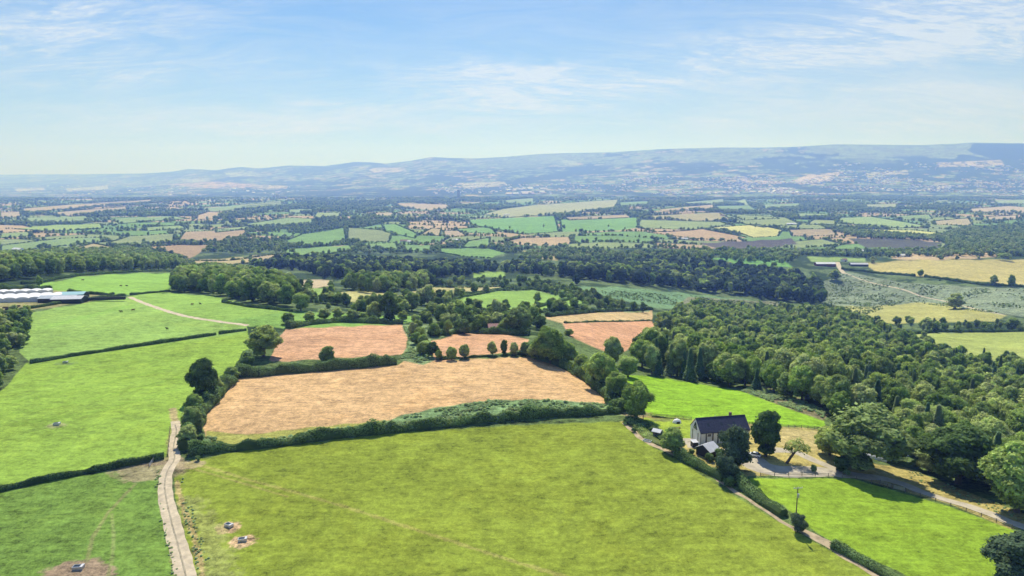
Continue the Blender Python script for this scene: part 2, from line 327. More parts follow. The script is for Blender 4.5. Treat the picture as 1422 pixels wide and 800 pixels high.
hills = [([(1098,252),(1122,243),(1172,238),(1152,252),(1112,256)], (216,196,172)), ([(1030,250),(1090,252),(1085,256),(1030,254)], (214,190,174)), ([(1200,240),(1260,236),(1262,242),(1205,247)], (190,184,150)),
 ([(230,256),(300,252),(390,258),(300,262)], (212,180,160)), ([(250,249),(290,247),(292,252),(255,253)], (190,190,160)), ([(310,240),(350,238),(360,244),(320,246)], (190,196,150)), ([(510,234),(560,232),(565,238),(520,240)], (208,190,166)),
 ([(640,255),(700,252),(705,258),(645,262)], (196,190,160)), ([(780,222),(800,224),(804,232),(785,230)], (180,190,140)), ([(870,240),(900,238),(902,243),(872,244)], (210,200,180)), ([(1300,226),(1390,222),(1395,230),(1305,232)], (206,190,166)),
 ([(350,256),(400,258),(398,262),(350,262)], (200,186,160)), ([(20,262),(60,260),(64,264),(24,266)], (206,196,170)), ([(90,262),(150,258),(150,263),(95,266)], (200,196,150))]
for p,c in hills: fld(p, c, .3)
# vertex grid: photo-aligned sampling of the terrain (a fan of real ground points, denser nearer)
def grid_axes():
    xs = np.concatenate([np.arange(-700,-60,12.0), np.arange(-60,1482,1.35), np.arange(1482,2100.1,12.0)])
    ys = [1300.0]
    y = 1300.0
    while y > 820: y -= 8; ys.append(y)
    while y > 345: y -= 1.1; ys.append(y)
    while y > 276.6: y -= .6; ys.append(y)
    q = np.linspace(0, 1, 92)[1:]
    return xs, np.array(ys), q
xs, ys, q = grid_axes()
GXp = np.broadcast_to(xs[None,:], (len(ys)+len(q), len(xs))).copy()
GYp = np.concatenate([np.broadcast_to(ys[:,None], (len(ys), len(xs))), ys[-1]+(skyline(xs)[None,:]-ys[-1])*q[:,None]], 0)
W = world(GXp, GYp)
nr, nc = GXp.shape
def hash2(i, j, s=0):
    v = np.sin(i*127.1+j*311.7+s*74.7)*43758.5453; return v-np.floor(v)
def patches(X, Y, s, seed):
    """random field pattern: nearest jittered site"""
    gi = np.floor(X/s); gj = np.floor(Y/(s*1.0)); best = np.full(X.shape, 1e18); b2 = best.copy(); bid = np.zeros(X.shape)
    for di in (-1,0,1):
        for dj in (-1,0,1):
            a = gi+di; b = gj+dj
            d = ((a+.15+.7*hash2(a,b,seed))*s-X)**2+((b+.15+.7*hash2(a,b,seed+1))*s-Y)**2
            idv = hash2(a,b,seed+2); m = d < best
            b2 = np.where(m, best, np.minimum(b2, d)); bid = np.where(m, idv, bid); best = np.where(m, d, best)
    return bid, np.sqrt(b2)-np.sqrt(best)
def smooth_noise(X, Y, s, seed):
    gi = np.floor(X/s); gj = np.floor(Y/s); fx = ease(X/s-gi); fy = ease(Y/s-gj)
    h = lambda a,b: hash2(a,b,seed)
    return (h(gi,gj)*(1-fx)+h(gi+1,gj)*fx)*(1-fy)+(h(gi,gj+1)*(1-fx)+h(gi+1,gj+1)*fx)*fy
def forest_mask(X, Y, xp, yp):
    bid, edge = patches(X+60*np.sin(Y/700), Y, 230.0, 3)
    wood = smooth_noise(X, Y, 800, 5)*.55+smooth_noise(X, Y, 300, 8)*.3+smooth_noise(X, Y, 70, 9)*.15
    return ~((bid > .05) & (wood < .565) & (edge > 12))
def paint(xp, yp):
    Wd = world(xp, yp); X, Y = Wd[...,0], Wd[...,1]
    C = np.empty(xp.shape+(3,)); C[:] = lin(FOREST); T = np.full(xp.shape, .9); ID = np.zeros(xp.shape, int)
    # default far cover: patchwork of woods and fields
    bid, edge = patches(X+60*np.sin(Y/700), Y, 230.0, 3)
    cg = np.array(lin((128,164,92))); ct = np.array(lin((196,172,134))); co = np.array(lin((150,166,108))); cf = np.array(lin(FOREST))
    pc = np.where((bid<.45)[...,None], cg, np.where((bid<.7)[...,None], co, ct))
    m = (yp < 345) & ~forest_mask(X, Y, xp, yp)
    m2 = (yp < 276)
    C = np.where((m & ~m2)[...,None], pc, C); T = np.where(m & ~m2, .15, T)
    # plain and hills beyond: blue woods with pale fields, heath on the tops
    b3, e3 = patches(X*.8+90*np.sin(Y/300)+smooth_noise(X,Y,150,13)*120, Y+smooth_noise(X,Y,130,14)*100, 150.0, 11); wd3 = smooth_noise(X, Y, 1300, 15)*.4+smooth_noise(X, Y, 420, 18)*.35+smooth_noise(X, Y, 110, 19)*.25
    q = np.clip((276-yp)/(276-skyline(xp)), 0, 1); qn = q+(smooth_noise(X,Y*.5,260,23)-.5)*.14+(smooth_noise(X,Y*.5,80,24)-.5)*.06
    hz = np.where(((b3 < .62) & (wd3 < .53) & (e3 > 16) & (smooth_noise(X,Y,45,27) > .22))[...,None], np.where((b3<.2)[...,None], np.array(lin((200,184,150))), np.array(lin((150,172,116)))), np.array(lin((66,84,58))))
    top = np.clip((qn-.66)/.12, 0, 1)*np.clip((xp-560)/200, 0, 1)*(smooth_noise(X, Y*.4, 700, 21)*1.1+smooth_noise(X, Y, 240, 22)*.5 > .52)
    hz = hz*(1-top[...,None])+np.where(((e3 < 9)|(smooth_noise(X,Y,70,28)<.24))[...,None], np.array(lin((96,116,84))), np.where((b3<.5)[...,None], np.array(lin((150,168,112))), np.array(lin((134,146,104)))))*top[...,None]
    scarp = ((xp>1338+(qn-.62)*90+(smooth_noise(X,Y*.3,300,26)-.5)*60)&(xp<1480)&(qn>.68)&(q<.985)) | ((xp>1060)&(xp<1165)&(qn>.74)&(qn<.82)) 
    hz = np.where(scarp[...,None], np.array(lin((60,76,62))), hz)
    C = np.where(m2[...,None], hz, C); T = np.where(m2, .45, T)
    # rough floors around the middle ground
    rough = (yp > 345) & (yp < 470)
    n = smooth_noise(X, Y, 40, 31)*.6+smooth_noise(X, Y, 12, 33)*.4
    C = np.where((rough & (n > .52))[...,None], np.array(lin((112,132,84))), C)
    C = np.where(((yp >= 470))[...,None], np.array(lin((104,124,72))), C)
    for k,(pts,col,tex,name,hg) in enumerate(POLY):
        pa = np.array(pts, float); x0,y0 = pa.min(0)-2; x1,y1 = pa.max(0)+2
        bb = np.nonzero((xp >= x0) & (xp <= x1) & (yp >= y0) & (yp <= y1))
        if len(bb[0]) == 0: continue
        jx = .0 if yp[bb].mean() < 330 else 1.0
        wob = jx*1.5*np.sin(xp[bb]/7.0+k)+jx*1.2*np.sin(yp[bb]/5.0+2*k)
        ins = inside(pts, xp[bb]+wob, yp[bb]+wob*.4)
        if y1 < 278: ins &= (smooth_noise(X[bb],Y[bb],60,29) > .34)&(smooth_noise(X[bb],Y[bb],140,30)+.25*smooth_noise(X[bb],Y[bb],30,31) > .38)
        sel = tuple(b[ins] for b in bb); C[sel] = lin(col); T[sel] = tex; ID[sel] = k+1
    return C, T, ID, X, Y
Cc = np.zeros((nr,nc,3)); Tt = np.zeros((nr,nc)); IDc = None
dxs = np.gradient(xs)[None,:]; dys = np.gradient(GYp, axis=0)
for ox,oy in ((0,0),(.33,.33),(-.33,.33),(0,-.4)):
    c, t, i, X, Y = paint(GXp+ox*dxs, GYp+oy*dys)
    Cc += c/4; Tt += t/4
    if IDc is None: IDc = i
# soft trodden and worn places on the ground cover (world-space shapes)
def blotch(px, py, rx, ry, col, amt, seed=0, tex=None):
    global Cc, Tt
    c = P(px, py); Xw, Yw = W[...,0], W[...,1]
    d = ((Xw-c.x)/rx)**2+((Yw-c.y)/ry)**2
    m = np.nonzero(d < 2.5)
    n = smooth_noise(Xw[m], Yw[m], max(rx,ry)*.3, 50+seed)*.7+smooth_noise(Xw[m], Yw[m], max(rx,ry)*.12, 60+seed)*.5-.55
    a = np.clip((1.15+n*1.2-d[m])*2.2, 0, 1)*amt
    Cc[m] = Cc[m]*(1-a[:,None])+np.array(lin(col))*a[:,None]
    if tex is not None: Tt[m] = Tt[m]*(1-a)+tex*a
def stroke(pts, width, col, amt, rag=.6, tex=None, seed=0):
    """worn line on the grass, width in metres"""
    p = [P(*a) for a in pts]; Xw, Yw = W[...,0], W[...,1]; best = None
    x0 = min(a.x for a in p)-3*width; x1 = max(a.x for a in p)+3*width; y0 = min(a.y for a in p)-3*width; y1 = max(a.y for a in p)+3*width
    m = np.nonzero((Xw>x0)&(Xw<x1)&(Yw>y0)&(Yw<y1)); X = Xw[m]; Y = Yw[m]; best = np.full(X.shape, 1e9)
    for a,b in zip(p, p[1:]):
        dx, dy = b.x-a.x, b.y-a.y; t = np.clip(((X-a.x)*dx+(Y-a.y)*dy)/(dx*dx+dy*dy+1e-9), 0, 1)
        best = np.minimum(best, np.hypot(X-a.x-t*dx, Y-a.y-t*dy))
    n = smooth_noise(X, Y, 2.2, 70+seed)*rag+smooth_noise(X, Y, .9, 80+seed)*rag-rag
    a = np.clip((width*.5-best)/(width*.35)+.5+n*1.2, 0, 1)*amt
    Cc[m] = Cc[m]*(1-a[:,None])+np.array(lin(col))*a[:,None]
    if tex is not None: Tt[m] = Tt[m]*(1-a)+tex*a
blotch(105,796,8.5,5.5,(176,148,126),.9,1,.4)
blotch(318,733,3.4,3.0,(214,180,140),.95,2,.8); blotch(337,752,3.4,3.0,(214,180,140),.95,3,.8)
blotch(78,591,3.5,2.4,(170,170,120),.8,4,.5); blotch(91,505,5,3,(128,150,90),.7,5,.4)
blotch(205,655,11,6.5,(168,150,120),.8,6,.6); blotch(215,640,9,3,(170,150,120),.8,9,.5)
blotch(262,645,5,3,(186,166,130),.8,7,.5)
blotch(885,575,6,4,(170,150,120),.7,8,.5); blotch(918,583,4,2.4,(140,140,100),.6,10,.4)
stroke([(188,672),(150,712),(128,748),(121,780)], 1.1, (150,150,96), .7, .5, .5, 1)
stroke([(155,714),(158,745),(156,775),(150,800)], .9, (156,166,100), .6, .5, .5, 2)
stroke([(262,643),(300,652),(340,665),(400,681),(480,704),(560,730),(700,775),(820,810)], 1.3, (186,172,104), .5, .9, .5, 3)
stroke([(258,648),(300,660),(340,672),(400,690)], .8, (190,170,110), .45, .9, .5, 4)
stroke([(262,700),(290,740),(300,800),(305,860)], 7.5, (158,160,98), .55, 1.3, .8, 5)
stroke([(246,668),(252,700),(268,740),(282,800),(292,860)], 1.5, (186,164,112), .85, 1.2, .8, 6)
stroke([(222,672),(226,710),(236,745),(244,800)], 1.2, (160,160,104), .7, 1.2, .8, 7)
stroke([(242,590),(236,610),(234,636)], 1.8, (150,140,90), .7, .8, .7, 8)
stroke([(240,568),(244,590)], 2.5, (196,170,130), .8, .5, .5, 9)
stroke([(160,440),(330,460),(345,470)], 3, (170,196,90), .3, .9, .2, 10)
stroke([(60,455),(120,440),(180,425)], 9, (136,186,66), .35, .9, .1, 11)
for k in range(9): stroke([(20,590-k*8),(130,572-k*9),(250,540-k*8)], 2.2, (160,200,84) if k%2 else (120,170,44), .22, .8, .1, 20+k)
stroke([(600,615),(860,598),(900,625),(1010,690),(1180,790)], 7, (150,166,62), .3, 1.2, .2, 12)
# build terrain meshes: each near field its own sheet cut from the same grid, the rest as ground, middle land, hills
names = {0:'ground'}
fcx = IDc[:-1,:-1]
gy_f = GYp[:-1,:-1]
own = np.zeros(fcx.shape, int)
for k,(pts,col,tex,name,hg) in enumerate(POLY):
    if name: own[fcx == k+1] = k+1
own[(gy_f < 276)] = -1
VA = W.reshape(-1,3); CA = Cc.reshape(-1,3); TA = Tt.reshape(-1)
# soil behind the skyline falls away so the crest is a real crest
back = W[-1].copy(); rows = [back]
for f_,dz in ((1.01,-15),(1.04,-120),(1.15,-500)):
    r = back.copy(); r[:,0] *= f_; r[:,1] *= f_; r[:,2] = back[:,2]+dz; rows.append(r)
idx = np.arange(nr*nc).reshape(nr,nc)
quads = np.stack([idx[:-1,:-1], idx[:-1,1:], idx[1:,1:], idx[1:,:-1]], -1)
def sheet(name, sel, cols=None):
    f = quads[sel].reshape(-1,4); u, inv = np.unique(f, return_inverse=True)
    me = mesh_np(name, VA[u], inv.reshape(-1,4), M_GROUND, 4, True)
    ca = me.color_attributes.new('Col', 'FLOAT_COLOR', 'POINT'); ca.data.foreach_set('color', np.concatenate([CA[u], np.ones((len(u),1))],1).astype(np.float32).ravel())
    ta = me.attributes.new('tex', 'FLOAT', 'POINT'); ta.data.foreach_set('value', TA[u].astype(np.float32))
    return tag(obj(name, me), kind='structure')
sheet('ground', own == 0)
sheet('hills', own == -1)
for k,(pts,col,tex,name,hg) in enumerate(POLY):
    if name and (own == k+1).any(): sheet(name, own == k+1)
bv = np.concatenate(rows, 0); bi = np.arange(4*nc).reshape(4,nc); bq = np.stack([bi[:-1,:-1], bi[:-1,1:], bi[1:,1:], bi[1:,:-1]], -1).reshape(-1,4)
me = mesh_np('far_slope', bv, bq, M_GROUND, 4, True)
ca = me.color_attributes.new('Col','FLOAT_COLOR','POINT'); ca.data.foreach_set('color', np.tile(np.array([*lin((130,145,110)),1.0],np.float32), 4*nc))
me.attributes.new('tex','FLOAT','POINT'); tag(obj('terrain', me), kind='structure')
# ------------------------------------------------------------------ tracks laid as ribbons a few cm above the ground
def ribbon(name, pts, w, mat, lift=.06, step=2.0, kind='structure', wob=.25):
    p = [P(*a) for a in pts]; out = []
    for i in range(len(p)-1):
        a0 = p[max(i-1,0)]; a1 = p[i]; a2 = p[i+1]; a3 = p[min(i+2,len(p)-1)]
        n = max(2, int((a2-a1).length/step))
        for k in range(n):
            t = k/n; out.append(.5*((2*a1)+(a2-a0)*t+(2*a0-5*a1+4*a2-a3)*t*t+(3*a1-a0-3*a2+a3)*t**3))
    out.append(p[-1]); A = np.array([[v.x,v.y] for v in out]); T = np.gradient(A, axis=0); T /= np.linalg.norm(T,axis=1)[:,None]; Nn = np.stack([-T[:,1],T[:,0]],-1)
    ww = np.interp(np.linspace(0,1,len(A)), np.linspace(0,1,len(w)), w) if hasattr(w,'__len__') else np.full(len(A), w)
    k = 7; V = []
    for j in range(k):
        s = (j/(k-1)-.5); off = ww*s + (wob*(np.sin(np.arange(len(A))*1.7+j)+np.sin(np.arange(len(A))*.6+2*j)) if j in (0,k-1) else 0)
        V.append(A+Nn*off[:,None])
    V = np.stack(V,1); z = ground(V[...,0], V[...,1])+lift; z[:,0] -= lift*.8; z[:,-1] -= lift*.8
    VV = np.concatenate([V, z[...,None]],-1); ii = np.arange(len(A)*k).reshape(len(A),k)
    qd = np.stack([ii[:-1,:-1], ii[:-1,1:], ii[1:,1:], ii[1:,:-1]],-1).reshape(-1,4)
    return tag(obj(name, mesh_np(name, VV.reshape(-1,3), qd, mat, 4, True)), kind=kind)
ribbon('farm_track', [(243,585),(245,600),(241,620),(242,638),(232,656),(229,680),(237,720),(248,760),(258,800),(285,900),(330,1100)], [3.2,3.4,3.8,4.4,4.6,4.6,4.6,4.6], M_TRACK, wob=.1)
ribbon('farm_track', [(180,412.5),(200,421),(232,432),(262,440),(300,446),(345,452)], 4.0, M_TRACK, .08)
M_RUT = simple('track_middle', (.36,.31,.22), .95, .4, .8)
ribbon('track_verge', [(243,590),(245,600),(241,620),(242,638),(232,656),(229,680),(237,720),(248,760),(258,800),(285,900)], .55, M_RUT, .085, 1.2, wob=.12)
ribbon('driveway', [(1010,622),(1035,634),(1062,650),(1100,655),(1140,655),(1180,659),(1240,668),(1300,690),(1360,708),(1440,738),(1600,800)], [5,9,8,5.5,4.5,4.2,4,4,4,4], M_DRIVE)
ribbon('driveway', [(1060,626),(1085,625),(1110,630),(1140,643),(1175,656)], [6,4,4,3.5], M_DRIVE, .05)
ribbon('footpath', [(867,588),(890,608),(912,620),(940,632),(975,652),(1005,672),(1040,694),(1075,718),(1110,738)], [2.2,1.8,3,1.4,1.2,1.2], M_DRYPATH)
ribbon('footpath', [(1104,734),(1125,743),(1150,756),(1180,776),(1215,798),(1300,850)], [2.5,3.2,1.6,1.4,1.4], M_DRYPATH)
ribbon('footpath', [(1166,376),(1190,386),(1230,397),(1270,408),(1310,418),(1350,428),(1395,438)], 3.0, M_TRACK, .15)
ribbon('farm_track', [(1163,364),(1166,372),(1172,380)], 9, M_TRACK, .15)
ribbon('patio', [(942,617),(958,612),(966,622)], 4.5, M_DRIVE, .05, 1.0)
# ------------------------------------------------------------------ foliage
def crown_mesh(name, mat, H=15.0, rad=6.0, z0=2.0, lobes=16, leaves=6000, leaf=.5, seed=0, shape='round', core=.76, lr=(.26,.40)):
    g = np.random.default_rng(seed); L = []
    zc = (z0+H)/2; hz = (H-z0)/2
    for i in range(lobes):
        if shape == 'tall': u = g.uniform(-.95,.95); a = g.uniform(0,2*np.pi); rr = math.sqrt(max(0,1-u*u))*g.uniform(.2,.75)
        else: u = g.uniform(-.9,.92); a = g.uniform(0,2*np.pi)+i*2.4; rr = max(.35,(1-abs(u)**2.6))*g.uniform(.5,.85)
        r = rad*g.uniform(*lr)
        L.append((rr*rad*math.cos(a)*.86, rr*rad*math.sin(a)*.86, zc+u*(hz-r*.55), r, r*g.uniform(.85,1.1), g.uniform(0,1)))
    L.append((0,0,zc,rad*.6,hz*.72,.4))
    L = np.array(L)
    w = L[:,3]**2; w /= w.sum(); n = int(leaves*1.7); k = g.choice(len(L), n, p=w)
    d = g.normal(size=(n,3)); d /= np.linalg.norm(d,axis=1)[:,None]; d[:,2] = np.where(d[:,2] < -.35, -d[:,2], d[:,2])
    rr = g.uniform(.80,1.12,n)+(g.uniform(0,1,n)<.14)*g.uniform(0,.35,n); C = L[k,:3]+d*np.stack([L[k,3],L[k,3],L[k,4]],1)*rr[:,None]
    keep = np.ones(n,bool)
    for j in range(len(L)):
        dd = (C-L[j,:3])/np.array([L[j,3],L[j,3],L[j,4]]); keep &= ~(((dd**2).sum(1) < .62)&(k != j))
    C = C[keep][:leaves]; d = d[keep][:leaves]; k = k[keep][:leaves]; n = len(C)
    nv = d+g.normal(size=(n,3))*.38; nv[:,2] += .35; nv /= np.linalg.norm(nv,axis=1)[:,None]
    t = np.cross(nv, g.normal(size=(n,3))); t /= np.linalg.norm(t,axis=1)[:,None]; b = np.cross(nv,t)
    s = leaf*g.uniform(.6,1.25,n)[:,None]; s2 = s*g.uniform(.55,1,n)[:,None]
    # each leaf spray: a bent kite of 4 corners, pinched so the outline is ragged
    V = np.stack([C-t*s, C+b*s2*.7-nv*s*.15, C+t*s*1.0+nv*s*.1, C-b*s2*.7-nv*s*.15],1).reshape(-1,3)
    Fq = np.arange(4*n).reshape(n,4)
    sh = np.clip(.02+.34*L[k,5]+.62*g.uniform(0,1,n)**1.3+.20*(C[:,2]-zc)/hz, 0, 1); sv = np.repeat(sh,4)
    # dense inner masses
    iv = []; iff = []; base = 4*n
    for j in range(len(L)):
        m_ = 8; rings = 5; vs = []
        for a in range(rings+1):
            th = math.pi*a/rings
            for c in range(m_):
                ph = 2*math.pi*c/m_; vs.append((L[j,0]+L[j,3]*core*math.sin(th)*math.cos(ph), L[j,1]+L[j,3]*core*math.sin(th)*math.sin(ph), L[j,2]+L[j,4]*core*math.cos(th)))
        for a in range(rings):
            for c in range(m_): iff.append((base+a*m_+c, base+(a+1)*m_+c, base+(a+1)*m_+(c+1)%m_, base+a*m_+(c+1)%m_))
        base += len(vs); iv += vs
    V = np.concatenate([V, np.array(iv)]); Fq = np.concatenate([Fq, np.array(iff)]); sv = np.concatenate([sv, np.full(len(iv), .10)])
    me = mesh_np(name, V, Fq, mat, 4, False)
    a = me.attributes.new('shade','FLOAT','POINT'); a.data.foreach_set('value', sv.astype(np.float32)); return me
def conifer_mesh(name, mat, H=17, rad=3.4, z0=1.2, leaves=3000, seed=0, leaf=.55):
    g = np.random.default_rng(seed); n = leaves; tiers = 15
    u = g.uniform(0,1,n)**.75; lay = np.floor(u*tiers)/tiers; z = z0+(H-z0)*u
    r = rad*1.15*(1-u)**1.1*(.8+.3*np.sin(lay*91)); a = g.uniform(0,2*np.pi,n); r = r*np.sqrt(g.uniform(.35,1,n))*(1+.15*np.sin(a*5+lay*40)); r = np.maximum(r,.05)
    C = np.stack([r*np.cos(a), r*np.sin(a), z-r*.28],1); o = np.stack([np.cos(a), np.sin(a), np.full(n,-.35)],1); o /= np.linalg.norm(o,axis=1)[:,None]
    side = np.stack([-np.sin(a), np.cos(a), g.uniform(-.4,.4,n)],1); s = leaf*g.uniform(.6,1.3,n)[:,None]
    V = np.stack([C-o*s*.6, C+side*s*.5, C+o*s, C-side*s*.5],1).reshape(-1,3); Fq = np.arange(4*n).reshape(n,4); sv = np.repeat(np.clip(.25+.5*g.uniform(0,1,n)+.2*u,0,1),4)
    m_=8; iv = []; iff=[]; b0=4*n
    for k in range(5):
        f = k/4
        for c in range(m_): iv.append((rad*.6*(1-f)*math.cos(c*math.pi/4), rad*.6*(1-f)*math.sin(c*math.pi/4), z0+(H*.95-z0)*f))
    for k in range(4):
        for c in range(m_): iff.append((b0+k*m_+c, b0+k*m_+(c+1)%m_, b0+(k+1)*m_+(c+1)%m_, b0+(k+1)*m_+c))
    V = np.concatenate([V,np.array(iv)]); Fq = np.concatenate([Fq,np.array(iff)]); sv = np.concatenate([sv,np.full(len(iv),.1)])
    me = mesh_np(name, V, Fq, mat, 4, False); at = me.attributes.new('shade','FLOAT','POINT'); at.data.foreach_set('value', sv.astype(np.float32)); return me
def trunk_mesh(name, H=15.0, r=.42, seed=0, lean=0.0, n_limb=6, spread=3.6):
    g = random.Random(seed); m = MB(); top = Vector((lean*H*.5, g.uniform(-.5,.5), H*.72))
    m.tube([(0,0,-.6),(0,0,0),(lean*H*.12,0,H*.22),(lean*H*.3,0,H*.45),tuple(top)], [r*1.6,r*1.25,r*.9,r*.6,r*.2], 7)
    for i in range(n_limb):
        a = 2*math.pi*i/n_limb+g.uniform(-.4,.4); z = H*g.uniform(.22,.45); x = lean*z*.6; e = Vector((x+spread*math.cos(a), spread*math.sin(a), z+H*g.uniform(.2,.35)))
        mid = (Vector((x,0,z))+e)/2+Vector((0,0,-.4)); m.tube([(x,0,z),tuple(mid),tuple(e)], [r*.45,r*.3,r*.1], 5)
    return m.mesh(name, M_BARK, True)
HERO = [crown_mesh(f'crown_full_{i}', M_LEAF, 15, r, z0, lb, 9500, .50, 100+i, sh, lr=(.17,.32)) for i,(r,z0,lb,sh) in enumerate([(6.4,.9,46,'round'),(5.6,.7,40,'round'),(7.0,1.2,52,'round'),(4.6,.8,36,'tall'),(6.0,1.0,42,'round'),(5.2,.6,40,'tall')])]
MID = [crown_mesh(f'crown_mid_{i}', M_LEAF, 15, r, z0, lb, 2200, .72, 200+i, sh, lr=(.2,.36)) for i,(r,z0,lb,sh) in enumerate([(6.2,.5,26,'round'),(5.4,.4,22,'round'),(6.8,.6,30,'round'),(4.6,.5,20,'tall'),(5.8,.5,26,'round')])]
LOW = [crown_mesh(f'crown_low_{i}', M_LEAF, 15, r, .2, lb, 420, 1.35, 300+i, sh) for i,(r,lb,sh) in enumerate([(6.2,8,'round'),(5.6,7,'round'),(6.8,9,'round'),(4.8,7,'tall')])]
MIDD = [crown_mesh(f'crown_mid_{i}_shade', M_LEAF_DARK, 15, r, .4, lb, 1500, .8, 220+i, 'round', lr=(.2,.36)) for i,(r,lb) in enumerate([(6.2,24),(5.4,20)])]  # crowns with the valley side's shade put into the leaf colour
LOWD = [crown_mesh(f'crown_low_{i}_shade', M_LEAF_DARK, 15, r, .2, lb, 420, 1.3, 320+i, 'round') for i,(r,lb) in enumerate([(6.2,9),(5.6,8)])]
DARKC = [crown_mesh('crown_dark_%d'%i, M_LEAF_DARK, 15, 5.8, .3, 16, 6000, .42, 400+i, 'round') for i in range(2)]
PALEC = [crown_mesh('crown_pale_%d'%i, M_LEAF_PALE, 15, 6.0, 1.0, 18, 6500, .42, 410+i, 'round') for i in range(2)]
CONH = [conifer_mesh('conifer_full_%d'%i, M_NEEDLE, 17, 3.6+.5*i, 1.2, 3600, 500+i) for i in range(2)]
CONL = [conifer_mesh('conifer_low', M_NEEDLE, 17, 3.8, .5, 700, 510, 1.1)]
SHRUBM = [crown_mesh('shrub_full_%d'%i, M_HEDGE, 3.4, 2.1, -.1, 9, 1500, .24, 600+i) for i in range(2)]
SHRUBL = [crown_mesh('shrub_low_%d'%i, M_HEDGE, 3.4, 2.6, -.3, 5, 160, .6, 610+i) for i in range(2)]
TRK = [trunk_mesh(f'trunk_{i}', 15, .42, 700+i) for i in range(4)]
TRKC = trunk_mesh('trunk_conifer', 17, .28, 720, 0, 0)
TREES = []       # dict(x,y,h,w,kind,label,group,mesh)
def tree(px, py, h, w=None, kind='b', label=None, group=None, mesh=None, rot=None, cat='tree', tilt=None):
    p = P(px,py); TREES.append(dict(p=p, px=px, py=py, h=h, w=w or h*.8, kind=kind, label=label, group=group, mesh=mesh, rot=rot if rot is not None else random.uniform(0,6.28), cat=cat, tilt=tilt))
def wood(poly, gap, h0, h1, grp, lab, con=0.0, wf=.85, keep=1.0, jit=.45, avoid=False):
    pa = np.array(poly, float); w_ = world(pa[:,0], pa[:,1]); x0,y0 = w_[:,0].min(), w_[:,1].min(); x1,y1 = w_[:,0].max(), w_[:,1].max()
    # polygon edges bulge between corners: pad a little
    gx, gy = np.meshgrid(np.arange(x0-30, x1+30, gap), np.arange(y0-60, y1+60, gap*.9)); gx = gx+rng.uniform(-jit,jit,gx.shape)*gap; gy = gy+rng.uniform(-jit,jit,gy.shape)*gap
    X = gx.ravel(); Y = np.maximum(gy.ravel(), 60); px, py = to_px(X,Y); m = inside(poly, px, py) & (rng.uniform(0,1,X.shape) < keep)
    if avoid:
        for pts,*_ in POLY: m &= ~inside(pts, px, py)
    for X_,Y_,a,b in zip(X[m],Y[m],px[m],py[m]):
        k = 'c' if random.random() < con*(1 if smooth_noise(np.array(X_),np.array(Y_),60,90) > .45 else .25) else 'b'; h = random.uniform(h0,h1)
        if grp == G_R and Y_ < 420 and 900 < a < 1160: h *= 1.22
        TREES.append(dict(p=Vector((X_,Y_,CH-Y_*float(kslope(b)))), px=a, py=b, h=h*(1.05 if k=='c' else 1), w=h*wf*random.uniform(.8,1.2)*(.68 if k=='c' else 1), kind=k, label=None, group=(grp if k=='b' else grp.replace('trees','conifers')), mesh=None, rot=random.uniform(0,6.28), cat='tree', lab=lab, tilt=None))
G_R = 'trees of the wood beyond the house'
wood([(905,478),(935,440),(965,428),(1090,434),(1145,436),(1205,452),(1235,474),(1290,498),(1340,502),(1422,520),(1700,540),(1700,620),(1600,700),(1440,700),(1350,655),(1290,640),(1230,600),(1170,596),(1160,582),(1110,562),(1060,544),(1010,537),(960,530),(905,521),(885,508)], 10.0, 8, 17.5, G_R, 'broadleaved tree in the mixed wood that falls away beyond the pale house', con=.24)
wood([(1236,630),(1300,648),(1360,672),(1422,698),(1520,740),(1520,640),(1300,612),(1250,610)], 7.5, 9, 14, G_R, 'broadleaved tree in the mixed wood that falls away beyond the pale house')
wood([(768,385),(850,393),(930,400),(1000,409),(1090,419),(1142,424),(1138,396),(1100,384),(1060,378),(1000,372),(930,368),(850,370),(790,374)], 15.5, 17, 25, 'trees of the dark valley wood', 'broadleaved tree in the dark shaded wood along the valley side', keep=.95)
wood([(236,406),(300,411),(345,419),(400,426),(410,412),(396,398),(350,386),(290,378),(252,386)], 11, 13, 18, 'trees of the copse above the track', 'broadleaved tree in the rounded copse at the end of the pale track')
wood([(-300,405),(0,393),(60,384),(110,379),(250,374),(256,366),(200,352),(100,352),(0,360),(-300,365)], 13, 13, 18, 'trees of the wood behind the ridge pasture', 'tree in the wood below the ridge behind the farm sheds')
wood([(345,373),(420,376),(440,384),(480,389),(520,386),(560,384),(600,387),(650,385),(680,378),(720,380),(765,386),(770,376),(730,370),(690,374),(640,366),(600,370),(540,366),(480,364),(400,362)], 15, 12, 20, 'trees of the long valley wood', 'broadleaved tree in the long dark wood across the valley floor')
wood([(482,402),(500,396),(560,393),(590,392),(600,400),(560,404),(500,408)], 11, 13, 18, 'trees of the valley spinney', 'broadleaved tree in the small spinney between the tan fields')
wood([(0,437),(42,440),(46,450),(34,480),(18,510),(0,540),(-80,600),(-160,600),(-60,480)], 7.5, 6, 9.5, 'trees of the thick hedge beside the pastures', 'bushy tree in the thick dark belt beside the long pasture')
G_F = 'trees of the far woods'; L_F = 'small dark tree in the hazy far woods'
for pl in [[(1320,346),(1500,350),(1500,305),(1422,312),(1340,318),(1295,330)],[(1150,318),(1300,330),(1330,336),(1190,331)],[(720,362),(860,362),(980,360),(1090,368),(1110,356),(980,352),(860,352),(735,352)],[(1000,352),(1200,358),(1422,356),(1422,349),(1330,348),(1190,352),(1060,349)]]:
    wood(pl, 15, 9, 15, G_F, L_F, keep=.8, wf=1.0)
